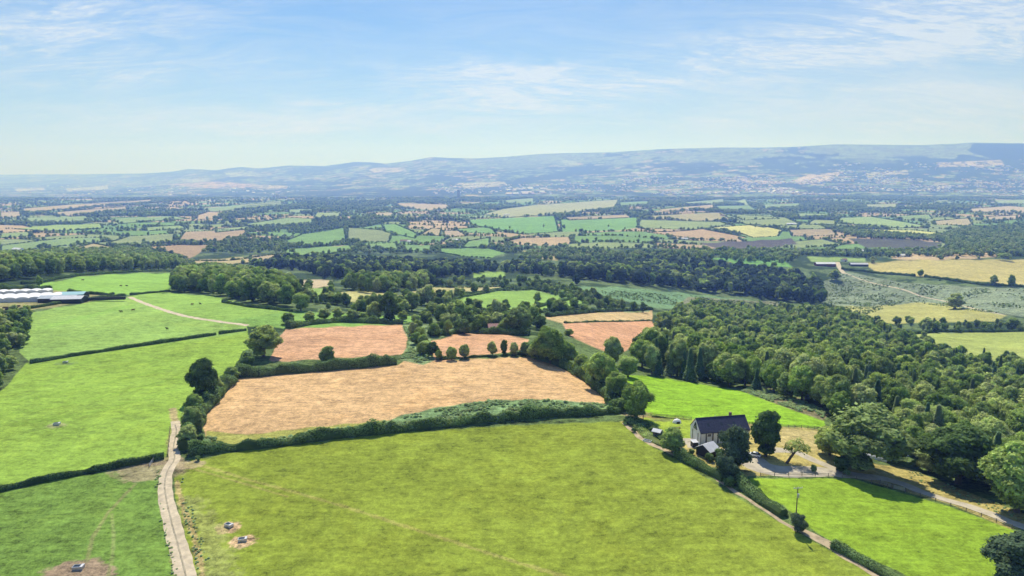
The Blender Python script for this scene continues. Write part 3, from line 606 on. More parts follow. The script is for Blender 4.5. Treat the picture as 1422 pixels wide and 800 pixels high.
def far_cover(gap, ymax, y0, y1, keep, h0, h1, edges=False):
    gx, gy = np.meshgrid(np.arange(-ymax*.85, ymax*.85, gap), np.arange(y0, y1, gap)); gx = gx+rng.uniform(-.5,.5,gx.shape)*gap; gy = gy+rng.uniform(-.5,.5,gy.shape)*gap
    X = gx.ravel(); Y = gy.ravel(); m = np.abs(X) < Y*.82+60; X = X[m]; Y = Y[m]; px, py = to_px(X, Y); m = (py > 274) & (py < 352); X, Y, px, py = X[m], Y[m], px[m], py[m]
    ins = np.zeros(X.shape, bool)
    for pts,*_ in POLY: ins |= inside(pts, px, py)
    f = forest_mask(X, Y, px, py) & ~ins & (rng.uniform(0,1,X.shape) < keep)
    if edges:
        bid, edge = patches(X+60*np.sin(Y/700), Y, 230.0, 3); f &= edge < 9
    stray = (not edges) & ~f & ~ins & (rng.uniform(0,1,X.shape) < .01); f |= stray
    for X_,Y_,a,b in zip(X[f],Y[f],px[f],py[f]):
        h = random.uniform(h0,h1); TREES.append(dict(p=Vector((X_,Y_,CH-Y_*float(kslope(b)))), px=a, py=b, h=h, w=h*random.uniform(.9,1.3), kind='b', label=None, group=G_F, mesh=None, rot=random.uniform(0,6.28), cat='tree', lab=L_F, tilt=None))
far_cover(17, 3000, 1650, 3000, .8, 7.5, 13)
far_cover(26, 7600, 3000, 7600, .85, 12, 20)
far_cover(9, 5200, 1650, 5200, .6, 5, 8.5, True)
SHR = []         # (X,Y,Z,scale)
for pts,col,tex,name,hg in POLY:
    if not hg: continue
    w_ = world(np.array([a for a,_ in pts],float), np.array([b for _,b in pts],float))
    for i in range(len(pts)):
        a = w_[i]; b = w_[(i+1)%len(pts)]; n = int(np.hypot(*(b-a)[:2])/ (5.0 if a[1] < 1500 else 8.0))
        if random.random() < .1: continue
        for k in range(n):
            t = (k+random.uniform(-.3,.3))/max(n,1); X_,Y_ = a[0]+(b[0]-a[0])*t, a[1]+(b[1]-a[1])*t
            if random.random() < .07:
                px_,py_ = to_px(np.array([X_]),np.array([Y_])); tree(float(px_[0]), float(py_[0]), random.uniform(8,13), random.uniform(8,12), 'b', group=G_F); TREES[-1]['lab'] = L_F
            SHR.append((X_+random.uniform(-1,1), Y_+random.uniform(-1,1), random.uniform(.7,1.5)))
# single trees one can tell apart: (px, py of the foot, height, width, label)
S = [
 (366,496,16,19,'large round tree at the corner where the left hedge meets the tan field'),
 (283,556,17.5,13.5,'tall dark tree above the farm track, tallest in the left hedge line'),
 (455,509,10,9.5,'compact round tree rising from the hedge between two tan fields'),
 (418,432,13,13,'light green round tree between the copse and the tan field'),
 (268,598,9,9,'broad bush-like tree beside the pale track, nearest the track fork'),
 (272,575,8,8,'middle small tree in the row above the farm track'),
 (300,548,8,8,'small tree under the tall dark tree beside the track'),
 (262,618,7,8,'lowest dark bush at the track fork'),
 (322,528,6,8,'brownish low bushy tree at the left end of the tan field hedge'),
 (344,512,6,8,'low bush under the large round corner tree'),
 (541,447,19,17,'tall dark tree at the head of the green hedge between tan fields'),
 (520,446,13,13,'smaller dark tree just left of the tall hedge-head tree'),
 (572,432,15,14,'rounded tree behind the green hedge belt'),
 (594,424,18,20,'dense round pair of trees below the pale valley strip'),
 (640,450,16,18,'broad dark tree behind the small tan field'),
 (689,447,17,10,'narrow poplar-like tree behind the red-roofed barn'),
 (720,462,16,19,'spreading dark tree directly right of the red-roofed barn'),
 (612,449,12,11,'medium tree left of the broad dark tree behind the barn'),
 (765,505,18,19,'big dark tree at the top corner of the large tan field'),
 (742,499,8,9,'bushy tree at the left foot of the big corner tree'),
 (790,506,11,11,'mid green tree on the right shoulder of the big corner tree'),
 (806,518,9,10,'light bushy tree at the edge of the large tan field'),
 (834,540,16,16,'large round tree overhanging the right edge of the tan field'),
 (856,556,12,13,'grey-green round tree next to the overhanging tree'),
 (873,563,9,9,'yellowish small tree in the field edge row'),
 (884,582,14,13,'airy dark tree beside the pole at the garden corner'),
 (851,508,15,12,'pointed tree standing below the orange-tan field'),
 (884,508,14,10,'slim dark tree between the orange field and the bright meadow'),
 (872,524,11,13,'pale green round tree on the top edge of the bright meadow'),
 (925,476,18,22,'very dark broad tree at the wood corner beside the orange field'),
 (905,520,15,10,'speckled pale tree at the wood edge above the meadow'),
 (790,466,4,8,'lone low bush in the narrow tan field'),
 (1063,634,15.5,12.2,'tall oval tree between the white car and the lawn fence'),
 (1018,652,14.5,13.5,'wide flat-topped tree in front of the pale house'),
 (1006,668,8,9,'very dark dense bush at the foot of the flat-topped tree'),
 (934,629,8.5,9.5,'rounded dark garden tree left of the pale-roofed outbuilding'),
 (1195,652,21,28,'huge spreading tree beside the drive, largest near the house'),
 (1152,632,10,11,'smaller dark tree on the left skirt of the huge drive tree'),
 (1168,655,5,6,'round dark bush under the huge drive tree'),
 (1242,640,10,12,'rounded tree beyond the white oval canopy'),
 (1330,672,19,26,'broad olive-green tree with a dark base above the drive bend'),
 (1412,712,20,22,'tall grey-green tree at the edge of the drive, right of the broad olive tree'),
 (1290,655,8,10,'grey brushy tree between the canopy and the olive tree'),
 (1425,830,15,19,'dark blue-green tree at the bottom corner of the paddock'),
 (1107,739,5.2,6,'dense bush at the foot of the wooden utility pole'),
 (1326,429,22,28,'lone dark round tree on the bracken slope below the pale path'),
 (1380,397,18,15,'left one of two trees at the end of the stubble field hedge'),
 (1404,399,20,14,'right one of two trees at the end of the stubble field hedge'),
 (1278,384,13,12,'small tree in the hedge gap of the stubble field'),
 (1158,389,20,25,'round dark tree in front of the white-roofed barn'),
 (1212,366,17,16,'tree behind the right barn at the edge of the stubble field'),
 (1305,361,12,18,'wide low tree on the upper edge of the stubble field'),
 (1329,361,9,10,'round tree on the upper edge of the stubble field'),
 (1359,361,9,6,'thin tree on the upper edge of the stubble field'),
 (1395,362,18,28,'widest tree on the upper edge of the stubble field'),
 (1290,455,9,10,'rounded tree in the row above the valley pasture'),
 (1245,452,11,11,'left tree in the row above the valley pasture'),
 (1218,447,8,9,'dark bush-like tree at the start of the valley row'),
 (1405,458,13,20,'large dark tree at the right end of the valley row'),
 (1345,458,9,9,'bare-looking thin tree in the valley row'),
 (55,398,9,6,'small tree by the pasture gate beyond the white greenhouses'),
 (200,337,13,12,'single round tree in the pale field beyond the left wood'),
 (60,343,11,13,'dark round tree standing in the far green field'),
 (406,352,13,17,'round tree at the edge of the far tan field'),
 (783,318,17,16,'round tree group in the bright far green fields'),
 (755,316,14,9,'upright tree in the bright far green fields'),
 (708,318,12,10,'left round tree in the bright far green fields'),
 (845,315,10,10,'lone round tree in the middle far green field'),
 (1049,316,12,9,'lone tree at the edge of the far stubble field'),
 (1000,334,10,7,'tree on the lower edge of the far pink field'),
]
for s in S: tree(s[0],s[1],s[2],s[3],'b',label=s[4])
sp = {s[4]:t for s,t in zip(S,TREES[-len(S):])}
for k,t in sp.items():
    if 'very dark' in k: t['mesh'] = DARKC[0]
    if 'flat-topped tree in front' in k: t['mesh'] = DARKC[0]
    if 'dense bush' in k: t['mesh'] = DARKC[1]
    if 'blue-green' in k: t['mesh'] = DARKC[1]
    if ('grey' in k and 'tall' not in k and 'round' not in k) or 'speckled' in k: t['mesh'] = PALEC[0]
    if 'light green' in k or 'pale green' in k or 'brushy' in k: t['mesh'] = PALEC[1]
for (x,y,h,w,l) in [(945,515,15,12,'yellow-topped chestnut tree at the front of the wood, left of three'),(1008,520,17,14,'yellow-topped chestnut tree at the front of the wood, middle of three'),(1035,528,15,12,'yellow-topped chestnut tree at the front of the wood, right of three'),(1146,560,12,14,'cream-flowered tree at the lower corner of the wood'),(1262,600,13,14,'pale grey-green tree behind the drive trees'),(1300,612,14,15,'dusty yellow-green tree behind the drive trees'),(1370,640,15,16,'yellowish round tree over the drive bend')]:
    tree(x,y,h,w,'b',label=l,mesh=PALEC[random.randrange(2)])
# small trees along the hedge under the red barn and the green hedge belt
for i,(x,y,h,w) in enumerate([(609,500,5,4),(627,500,6.5,6),(645,498,7,7),(684,494,7.5,6),(700,493,8,5),(714,494,7,6),(730,494,7,7)]):
    tree(x,y,h,w,'b',label=['first','second','third','fourth','fifth','sixth','seventh'][i]+' small tree from the left in the row below the red-roofed barn')
for i,(x,y,h,w) in enumerate([(603,467,8,8),(622,465,9,6),(645,464,9,9),(662,462,8,7)]):
    tree(x,y,h,w,'b',label=['first','second','third','fourth'][i]+' small tree from the left behind the small tan field')
for i,(x,y) in enumerate([(577,452),(580,460),(574,466),(584,472),(578,478),(588,484),(592,490),(600,496),(585,493)]):
    tree(x,y,random.uniform(5.5,8),random.uniform(6,8),'b',label='bushy yellow-green tree in the belt dividing the two small tan fields',group='bushy trees dividing the tan fields',mesh=PALEC[1] if i%3==0 else None)
for i,(x,y) in enumerate([(400,450),(430,446),(450,443),(470,444),(490,447),(505,447),(560,446),(590,448),(700,462),(750,455),(672,452)]):
    tree(x,y,random.uniform(5,8),random.uniform(8,11),'b',label='low dark tree in the hedge behind the small tan fields',group='low trees behind the small tan fields')
for i,(x,y) in enumerate([(455,420),(432,418),(468,424),(480,428),(500,430),(520,430),(545,425),(560,432),(610,438),(625,438),(700,440),(725,450),(740,448),(735,436),(770,425),(750,420),(780,414),(800,412),(820,412),(700,398),(725,392),(745,390),(760,398)]):
    tree(x+random.uniform(-4,4),y+random.uniform(-2,2),random.uniform(8,13),random.uniform(9,13),'b',label='rounded tree scattered in the valley below the tan fields',group='scattered valley trees')
for x,y in [(842,428),(832,430),(852,430),(864,429),(880,432),(893,434)]: tree(x,y,random.uniform(8,12),random.uniform(8,11),'b',label='dark tree in the row above the narrow tan field',group='row above the narrow tan field')
wood([(735,392),(760,396),(800,404),(850,418),(870,430),(850,432),(800,420),(745,404)], 9, 4, 7, 'scrub trees along the curved hedge', 'low round scrub tree along the curved valley hedge', keep=.9)
wood([(400,402),(470,396),(560,402),(600,394),(700,388),(790,398),(860,418),(905,432),(820,440),(740,446),(600,442),(560,448),(405,446),(412,425)], 13, 5, 11, 'trees of the valley copses', 'rounded tree among the copses in the valley below the tan fields', keep=.4, wf=1.0, avoid=True)
wood([(590,446),(740,444),(760,470),(735,462),(600,462)], 9, 5, 10, 'trees behind the red-roofed barn', 'bushy tree in the thicket behind the red-roofed barn', keep=.7, avoid=True)
wood([(1205,448),(1235,470),(1290,498),(1330,505),(1300,480),(1245,462)], 11, 6, 10, 'scrub trees above the wood', 'low scrub tree at the upper edge of the mixed wood', keep=.6)
wood([(1240,456),(1300,462),(1420,462),(1420,452),(1340,452),(1260,446)], 12, 5, 10, 'trees of the valley row', 'thin tree in the row above the valley pasture', keep=.6)
# ---- place: the largest-looking become individuals, the rest instances of one mass
def app(t): return t['h']/t['p'].y
def vis(t): return -20 < t['px'] < 1442 and t['py'] < 860
lead = [t for t in TREES if t['label']]
restb = sorted([t for t in TREES if not t['label'] and t['kind']=='b' and vis(t)], key=app, reverse=True)
restc = sorted([t for t in TREES if not t['label'] and t['kind']=='c' and vis(t)], key=app, reverse=True)
nb = max(0, 296-len(lead)); indiv = lead+restb[:nb]+restc[:90]
ids = set(id(t) for t in indiv); mass = [t for t in TREES if id(t) not in ids]
SHADY = ('trees of the dark valley wood','trees of the long valley wood')  # woods where most crowns get darkened leaves in place of shade
def put(t):
    p = t['p']; con = t['kind']=='c'; d = p.y
    root = empty('conifer_tree' if con else 'broadleaf_tree', p, t['rot'])
    base_h = 17.0 if con else 15.0
    if con: me = random.choice(CONH) if d < 700 else CONL[0]; base_w = 7.6; tm = TRKC
    else:
        pool = HERO if d < 420 else MID if d < 1300 else LOW
        asp = t['w']/t['h']
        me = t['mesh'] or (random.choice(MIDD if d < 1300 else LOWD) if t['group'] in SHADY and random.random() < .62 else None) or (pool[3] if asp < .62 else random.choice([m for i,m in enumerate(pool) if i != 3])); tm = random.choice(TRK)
        base_w = 2.05*{0:6.3,1:5.5,2:6.9,3:4.6,4:5.9,5:5.2}.get(int(me.name.split('_')[-1]) if me.name.startswith(('crown_full','crown_mid','crown_low')) else 0, 6)
    root.scale = (t['w']/base_w, t['w']/base_w*random.uniform(.92,1.08), t['h']/base_h)
    if t['tilt']: root.rotation_euler = t['tilt']
    obj('crown', me, root)
    if d < 1300: obj('trunk', tm, root)
    tag(root, t['label'] or (t['lab'].replace('broadleaved tree','dark conifer') if con else t['lab']), 'conifer' if con else 'tree', t['group'])
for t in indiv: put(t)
# sources for the mass: crown meshes of far trees that stand in the scene
srcs = []
def source_tree(px, py, h, me, label, con=False):
    p = P(px,py); r = empty('conifer_tree' if con else 'broadleaf_tree', p); s = h/(17.0 if con else 15.0); r.scale = (s,s,s); o = obj('crown', me, r); tag(r, label, 'tree'); return o
locs = [(30,330,'round tree by the far bright green strip, at its left end'),(120,329,'round tree by the far bright green strip, at its right end'),(345,342,'tree beside the far pink field corner'),(470,352,'tree at the end of the far sloping green field')]
SRC_LOW = [source_tree(x,y,12,m,l) for (x,y,l),m in zip(locs, LOW)]
locs = [(1100,446,'scrubby tree at the crest of the mixed wood, farthest left'),(1130,446,'scrubby tree at the crest of the mixed wood, second'),(1165,452,'scrubby tree at the crest of the mixed wood, third'),(1190,456,'scrubby tree at the crest of the mixed wood, fourth'),(1178,448,'scrubby tree at the crest of the mixed wood, just behind the others')]
SRC_MID = [source_tree(x,y,11,m,l) for (x,y,l),m in zip(locs, MID)]
SRC_MIDD = [source_tree(x,y,16,m,l) for (x,y,l),m in zip([(800,396,'dark tree at the lower left foot of the dark valley wood'),(1128,424,'dark tree at the lower right tip of the dark valley wood')], MIDD)]
SRC_LOWD = [source_tree(x,y,16,m,l) for (x,y,l),m in zip([(452,388,'dark tree on the lower edge of the long valley wood, left'),(650,386,'dark tree on the lower edge of the long valley wood, right')], LOWD)]
SRC_CONL = [source_tree(1210,470,14,CONL[0],'dark conifer by itself near the crest of the mixed wood',True)]
SRC_CONH = [source_tree(1150,500,15,CONH[0],'dark conifer standing proud in the middle of the mixed wood',True)]
def shrub(px, py, s, label, me=None, group=None):
    p = P(px,py); r = empty('shrub', p, random.uniform(0,6.28)); r.scale = (s,s,s); o = obj('foliage', me or SHRUBM[0], r); tag(r, label, 'shrub', group); return o
SRC_SHR = [shrub(1305,390,.9,'small shrub on the open side of the stubble field hedge',SHRUBL[0]), shrub(1345,412,.9,'small dark shrub in the upper bracken',SHRUBL[1])]
def scatter(name, label, cat, items, sources):
    """items: (x,y,z,rot,sx,sy,sz,kind)"""
    a = np.array(items, np.float32); me = bpy.data.meshes.new(name); me.vertices.add(len(a)); me.vertices.foreach_set('co', np.ascontiguousarray(a[:,:3]).ravel())
    for nm,ty,col in (('rot','FLOAT_VECTOR',np.stack([a[:,3]*0,a[:,3]*0,a[:,3]],1)),('scl','FLOAT_VECTOR',a[:,4:7])):
        at = me.attributes.new(nm, ty, 'POINT'); at.data.foreach_set('vector', np.ascontiguousarray(col).ravel())
    at = me.attributes.new('which','INT','POINT'); at.data.foreach_set('value', a[:,7].astype(np.int32))
    o = obj(name, me); tag(o, label, cat, kind='stuff')
    ng = bpy.data.node_groups.new(name, 'GeometryNodeTree'); ng.interface.new_socket('Geometry', in_out='INPUT', socket_type='NodeSocketGeometry'); ng.interface.new_socket('Geometry', in_out='OUTPUT', socket_type='NodeSocketGeometry')
    gi = ng.nodes.new('NodeGroupInput'); go = ng.nodes.new('NodeGroupOutput'); jn = ng.nodes.new('GeometryNodeJoinGeometry')
    def attr(nm, ty): n = ng.nodes.new('GeometryNodeInputNamedAttribute'); n.data_type = ty; n.inputs[0].default_value = nm; return n.outputs[0]
    rot = attr('rot','FLOAT_VECTOR'); scl = attr('scl','FLOAT_VECTOR'); wh = attr('which','INT')
    e2r = ng.nodes.new('FunctionNodeEulerToRotation'); ng.links.new(rot, e2r.inputs[0])
    for k,s_ in enumerate(sources):
        oi = ng.nodes.new('GeometryNodeObjectInfo'); oi.inputs['Object'].default_value = s_; oi.transform_space = 'ORIGINAL'; oi.inputs['As Instance'].default_value = True
        cmp_ = ng.nodes.new('FunctionNodeCompare'); cmp_.data_type = 'INT'; cmp_.operation = 'EQUAL'; ng.links.new(wh, cmp_.inputs[2]); cmp_.inputs[3].default_value = k
        ip = ng.nodes.new('GeometryNodeInstanceOnPoints'); ng.links.new(gi.outputs[0], ip.inputs['Points']); ng.links.new(cmp_.outputs[0], ip.inputs['Selection'])
        ng.links.new(oi.outputs['Geometry'], ip.inputs['Instance']); ng.links.new(e2r.outputs[0], ip.inputs['Rotation']); ng.links.new(scl, ip.inputs['Scale']); ng.links.new(ip.outputs[0], jn.inputs[0])
    ng.links.new(jn.outputs[0], go.inputs[0]); md = o.modifiers.new('scatter','NODES'); md.node_group = ng; return o
near_items = []; far_items = []
for t in mass:
    p = t['p']; con = t['kind']=='c'; near = p.y < 1150
    if near:
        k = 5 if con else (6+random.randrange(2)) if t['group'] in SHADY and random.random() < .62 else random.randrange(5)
        if con: s = (t['w']/7.6, t['w']/7.6, t['h']/17)
        else: s = (t['w']/12, t['w']/12, t['h']/15)
        near_items.append((p.x,p.y,p.z,t['rot'],*s,k))
    else:
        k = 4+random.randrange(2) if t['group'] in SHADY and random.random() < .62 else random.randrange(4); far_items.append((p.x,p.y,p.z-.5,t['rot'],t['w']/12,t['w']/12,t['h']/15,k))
scatter('woodland', 'mixed wooded slope of broadleaf trees and conifers, too many to count', 'woodland', near_items, SRC_MID+SRC_CONH+SRC_MIDD)
scatter('distant_woodland', 'hazy woods and scattered trees over the far farmland', 'woodland', far_items, SRC_LOW+SRC_LOWD)
if SHR:
    A = np.array(SHR); z = ground(A[:,0],A[:,1])
    scatter('distant_hedgerow_growth', 'dark field hedgerows of the far farmland', 'hedgerow', [(a[0],a[1],zz-.2,random.uniform(0,6.28),a[2]*1.3,a[2]*1.3,a[2]*(.8 if a[1]>1500 else .7),random.randrange(2)) for a,zz in zip(A,z)], SRC_SHR)
print('trees', len(TREES), 'indiv', len(indiv), 'near', len(near_items), 'far', len(far_items), 'shr', len(SHR))
# ------------------------------------------------------------------ near hedges: each a leafy wall along its line
def hedge(pts, h, w, label, dens=16, leaf=.27, ragged=.35, mat=None, group=None, name='hedge'):
    mat = mat or M_HEDGE; g = np.random.default_rng(len(bpy.data.objects))
    p = world(np.array([a for a,_ in pts],float), np.array([b for _,b in pts],float))[:,:2]; seg = np.hypot(*np.diff(p,axis=0).T); L = seg.sum(); cum = np.concatenate([[0],np.cumsum(seg)])
    n = int(min(L*(2*h+w)*dens, 42000)); s = g.uniform(0,L,n); X = np.interp(s,cum,p[:,0]); Y = np.interp(s,cum,p[:,1])
    i = np.clip(np.searchsorted(cum,s)-1,0,len(seg)-1); T = (p[i+1]-p[i])/seg[i][:,None]; Nn = np.stack([-T[:,1],T[:,0]],1)
    hs = h*(1+ragged*(np.sin(s/3.1+1)+np.sin(s/1.3)*.6+np.sin(s/9.7+2)*.9)*.5+ragged*.8*(smooth_noise(s,s*0,2.3,7)-.5)); ws = w*(1+.5*ragged*np.sin(s/4.3)+ragged*(smooth_noise(s,s*0+3,3.3,9)-.5))
    a = g.uniform(-.25*np.pi,1.25*np.pi,n); rr = g.uniform(.85,1.08,n); off = np.cos(a)*ws*.5*rr; zz = hs*.42+np.sin(a)*hs*.58*rr; zz = np.maximum(zz,.05)
    gz = ground(X,Y); C = np.stack([X+Nn[:,0]*off, Y+Nn[:,1]*off, gz+zz],1); o0 = C[0].copy()
    nv = np.stack([Nn[:,0]*np.cos(a),Nn[:,1]*np.cos(a),np.sin(a)+.2],1)+g.normal(size=(n,3))*.6; nv /= np.linalg.norm(nv,axis=1)[:,None]
    t = np.cross(nv,g.normal(size=(n,3))); t /= np.linalg.norm(t,axis=1)[:,None]; b = np.cross(nv,t); sz = leaf*g.uniform(.6,1.3,n)[:,None]*max(1,(L*(2*h+w)*dens/42000)**.5)
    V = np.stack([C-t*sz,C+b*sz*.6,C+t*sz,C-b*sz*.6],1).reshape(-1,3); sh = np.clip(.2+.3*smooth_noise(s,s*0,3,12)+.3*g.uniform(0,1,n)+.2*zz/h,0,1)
    # dense core
    m = max(4,int(L/1.2)); ss = np.linspace(0,L,m); Xc = np.interp(ss,cum,p[:,0]); Yc = np.interp(ss,cum,p[:,1]); ic = np.clip(np.searchsorted(cum,ss)-1,0,len(seg)-1); Tc = (p[ic+1]-p[ic])/seg[ic][:,None]; Nc = np.stack([-Tc[:,1],Tc[:,0]],1); gc = ground(Xc,Yc)
    hc = h*.86*(1+ragged*(np.sin(ss/3.1+1)+np.sin(ss/1.3)*.6+np.sin(ss/9.7+2)*.9)*.5); cv = []
    for oo,zf in ((-.42,-.1),(-.45,.55),(-.25,.98),(.25,.98),(.45,.55),(.42,-.1)): cv.append(np.stack([Xc+Nc[:,0]*oo*w,Yc+Nc[:,1]*oo*w,gc+hc*zf],1))
    cv = np.stack(cv,1); ii = 4*n+np.arange(m*6).reshape(m,6); cf = np.stack([ii[:-1,:-1],ii[:-1,1:],ii[1:,1:],ii[1:,:-1]],-1).reshape(-1,4); caps = np.array([[ii[0,0],ii[0,1],ii[0,2],ii[0,3]],[ii[0,0],ii[0,3],ii[0,4],ii[0,5]],[ii[-1,0],ii[-1,1],ii[-1,2],ii[-1,3]],[ii[-1,0],ii[-1,3],ii[-1,4],ii[-1,5]]])
    V = np.concatenate([V,cv.reshape(-1,3)]); Fq = np.concatenate([np.arange(4*n).reshape(n,4),cf,caps]); org = np.array([Xc[0],Yc[0],gc[0]])
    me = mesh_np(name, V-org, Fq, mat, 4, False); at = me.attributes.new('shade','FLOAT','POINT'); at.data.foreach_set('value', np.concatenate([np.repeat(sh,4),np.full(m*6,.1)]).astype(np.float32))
    o = obj(name, me); o.location = org; return tag(o, label, 'hedge', group)
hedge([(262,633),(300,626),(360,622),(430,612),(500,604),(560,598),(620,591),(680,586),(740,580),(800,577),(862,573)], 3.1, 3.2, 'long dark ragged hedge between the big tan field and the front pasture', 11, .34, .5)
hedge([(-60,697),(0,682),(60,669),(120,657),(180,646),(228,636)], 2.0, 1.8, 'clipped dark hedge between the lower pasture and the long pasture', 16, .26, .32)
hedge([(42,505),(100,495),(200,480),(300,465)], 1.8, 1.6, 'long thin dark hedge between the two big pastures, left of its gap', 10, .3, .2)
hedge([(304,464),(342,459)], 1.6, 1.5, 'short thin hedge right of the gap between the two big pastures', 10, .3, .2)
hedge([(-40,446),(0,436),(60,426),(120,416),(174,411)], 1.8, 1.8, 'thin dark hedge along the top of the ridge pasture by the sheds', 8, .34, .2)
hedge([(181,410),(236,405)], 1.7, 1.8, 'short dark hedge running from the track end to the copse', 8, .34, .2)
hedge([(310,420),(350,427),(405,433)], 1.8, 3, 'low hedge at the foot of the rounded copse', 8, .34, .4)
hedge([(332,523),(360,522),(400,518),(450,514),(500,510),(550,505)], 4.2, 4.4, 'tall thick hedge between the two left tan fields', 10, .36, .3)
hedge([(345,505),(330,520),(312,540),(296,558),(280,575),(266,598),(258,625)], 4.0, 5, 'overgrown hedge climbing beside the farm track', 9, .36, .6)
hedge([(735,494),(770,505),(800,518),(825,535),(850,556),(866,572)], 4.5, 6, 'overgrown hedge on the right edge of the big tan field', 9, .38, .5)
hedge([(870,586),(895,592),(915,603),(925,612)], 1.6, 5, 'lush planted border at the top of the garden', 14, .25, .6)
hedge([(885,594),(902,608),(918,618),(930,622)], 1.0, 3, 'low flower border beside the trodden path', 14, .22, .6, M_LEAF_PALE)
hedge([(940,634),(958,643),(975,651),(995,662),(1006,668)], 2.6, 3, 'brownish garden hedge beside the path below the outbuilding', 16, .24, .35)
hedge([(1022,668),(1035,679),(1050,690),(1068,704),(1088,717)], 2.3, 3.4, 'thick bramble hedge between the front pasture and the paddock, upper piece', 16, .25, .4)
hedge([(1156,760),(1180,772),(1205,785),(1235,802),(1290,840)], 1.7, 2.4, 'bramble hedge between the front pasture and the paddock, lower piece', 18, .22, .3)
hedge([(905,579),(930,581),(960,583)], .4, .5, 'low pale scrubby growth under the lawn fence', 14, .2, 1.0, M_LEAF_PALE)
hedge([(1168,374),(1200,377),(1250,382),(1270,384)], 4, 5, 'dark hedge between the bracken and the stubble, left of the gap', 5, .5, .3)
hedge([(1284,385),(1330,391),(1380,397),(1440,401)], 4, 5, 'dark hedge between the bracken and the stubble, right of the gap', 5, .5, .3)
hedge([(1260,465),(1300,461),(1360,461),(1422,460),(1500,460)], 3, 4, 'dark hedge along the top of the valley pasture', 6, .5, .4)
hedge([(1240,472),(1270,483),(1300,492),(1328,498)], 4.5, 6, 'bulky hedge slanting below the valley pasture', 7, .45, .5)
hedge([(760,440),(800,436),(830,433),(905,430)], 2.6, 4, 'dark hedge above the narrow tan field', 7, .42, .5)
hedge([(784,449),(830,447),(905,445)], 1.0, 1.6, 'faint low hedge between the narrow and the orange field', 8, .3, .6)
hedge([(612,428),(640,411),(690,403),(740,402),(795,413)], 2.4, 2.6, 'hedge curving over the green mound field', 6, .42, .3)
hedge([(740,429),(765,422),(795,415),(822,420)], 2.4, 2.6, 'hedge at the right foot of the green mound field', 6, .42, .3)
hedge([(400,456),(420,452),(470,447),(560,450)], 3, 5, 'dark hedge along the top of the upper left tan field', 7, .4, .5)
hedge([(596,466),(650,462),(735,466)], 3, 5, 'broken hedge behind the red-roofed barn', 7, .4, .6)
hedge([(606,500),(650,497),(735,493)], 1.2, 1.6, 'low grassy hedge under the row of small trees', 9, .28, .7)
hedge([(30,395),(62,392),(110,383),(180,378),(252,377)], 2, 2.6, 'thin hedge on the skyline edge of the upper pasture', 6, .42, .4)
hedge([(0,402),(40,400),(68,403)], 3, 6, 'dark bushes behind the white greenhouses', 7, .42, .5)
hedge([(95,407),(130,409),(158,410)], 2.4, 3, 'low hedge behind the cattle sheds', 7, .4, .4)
# low uncountable growth on the rough ground
def undergrowth(name, label, polys, gap, s0, s1, mats, ns=0, th=.42):
    it = []
    for poly in polys:
        pa = np.array(poly, float); w_ = world(pa[:,0], pa[:,1]); gx, gy = np.meshgrid(np.arange(w_[:,0].min()-10, w_[:,0].max()+10, gap), np.arange(w_[:,1].min()-20, w_[:,1].max()+20, gap))
        X = (gx+rng.uniform(-.5,.5,gx.shape)*gap).ravel(); Y = (gy+rng.uniform(-.5,.5,gx.shape)*gap).ravel(); px, py = to_px(X, np.maximum(Y,60)); m = inside(poly, px, py) & (smooth_noise(X,Y,ns or gap*5,95)*(.6 if ns else 1)+(smooth_noise(X,Y,9,96)*.4 if ns else 0)+rng.uniform(-.2,.2,X.shape) > th)
        X, Y, b = X[m], Y[m], py[m]
        for x_,y_,z_ in zip(X, Y, CH-Y*kslope(b)): s = random.uniform(s0,s1); it.append((x_,y_,z_-.05,random.uniform(0,6.28),s*1.2,s*1.2,s*.75,random.randrange(len(mats))))
    scatter(name, label, 'undergrowth', it, mats); print(name, len(it))
SRC_PALE = [shrub(868,590,.35,'pale low plant at the very top of the trodden path',crown_mesh('nettle_clump', M_NETTLE, 3.4, 2.1, -.1, 7, 260, .5, 640)), shrub(1088,556,.35,'pale low plant on the rough bank beyond the bright meadow',crown_mesh('bramble_clump', M_HEDGE, 3.4, 2.1, -.1, 7, 260, .5, 641))]
undergrowth('nettles', 'pale nettles and brambles along the field banks', [[(335,618),(430,600),(520,590),(560,579),(620,566),(680,557),(760,556),(862,564),(862,574),(800,576),(740,579),(680,585),(620,590),(500,603),(400,616)],[(560,454),(592,454),(602,498),(585,504),(556,498),(572,480)],[(1040,537),(1070,538),(1150,572),(1140,582),(1080,561),(1030,544)],[(282,606),(300,604),(296,622),(270,628)]], 1.25, .18, .42, SRC_PALE[:1])
undergrowth('bracken', 'rough bracken and gorse across the valley slopes', [[(1138,397),(1172,380),(1250,394),(1340,400),(1440,404),(1422,438),(1330,430),(1260,418),(1200,438),(1140,428)],[(955,413),(1080,421),(1095,440),(1000,436),(940,428)],[(820,402),(960,411),(1085,425),(980,430),(860,414)]], 3.2, .22, .6, SRC_PALE, 30, .56)
undergrowth('rough_grass_clumps', 'small tufts and weeds on the track verges', [[(222,650),(230,720),(246,790),(262,860),(250,860),(236,790),(222,720),(214,660)],[(246,660),(252,700),(262,740),(272,790),(292,860),(320,860),(296,790),(276,730),(262,690),(256,665)],[(1260,664),(1300,680),(1360,702),(1420,726),(1440,722),(1340,682),(1262,652)],[(885,594),(902,606),(925,618),(945,625),(950,615),(920,600),(900,588)]], 1.3, .07, .2, SRC_PALE[:1])
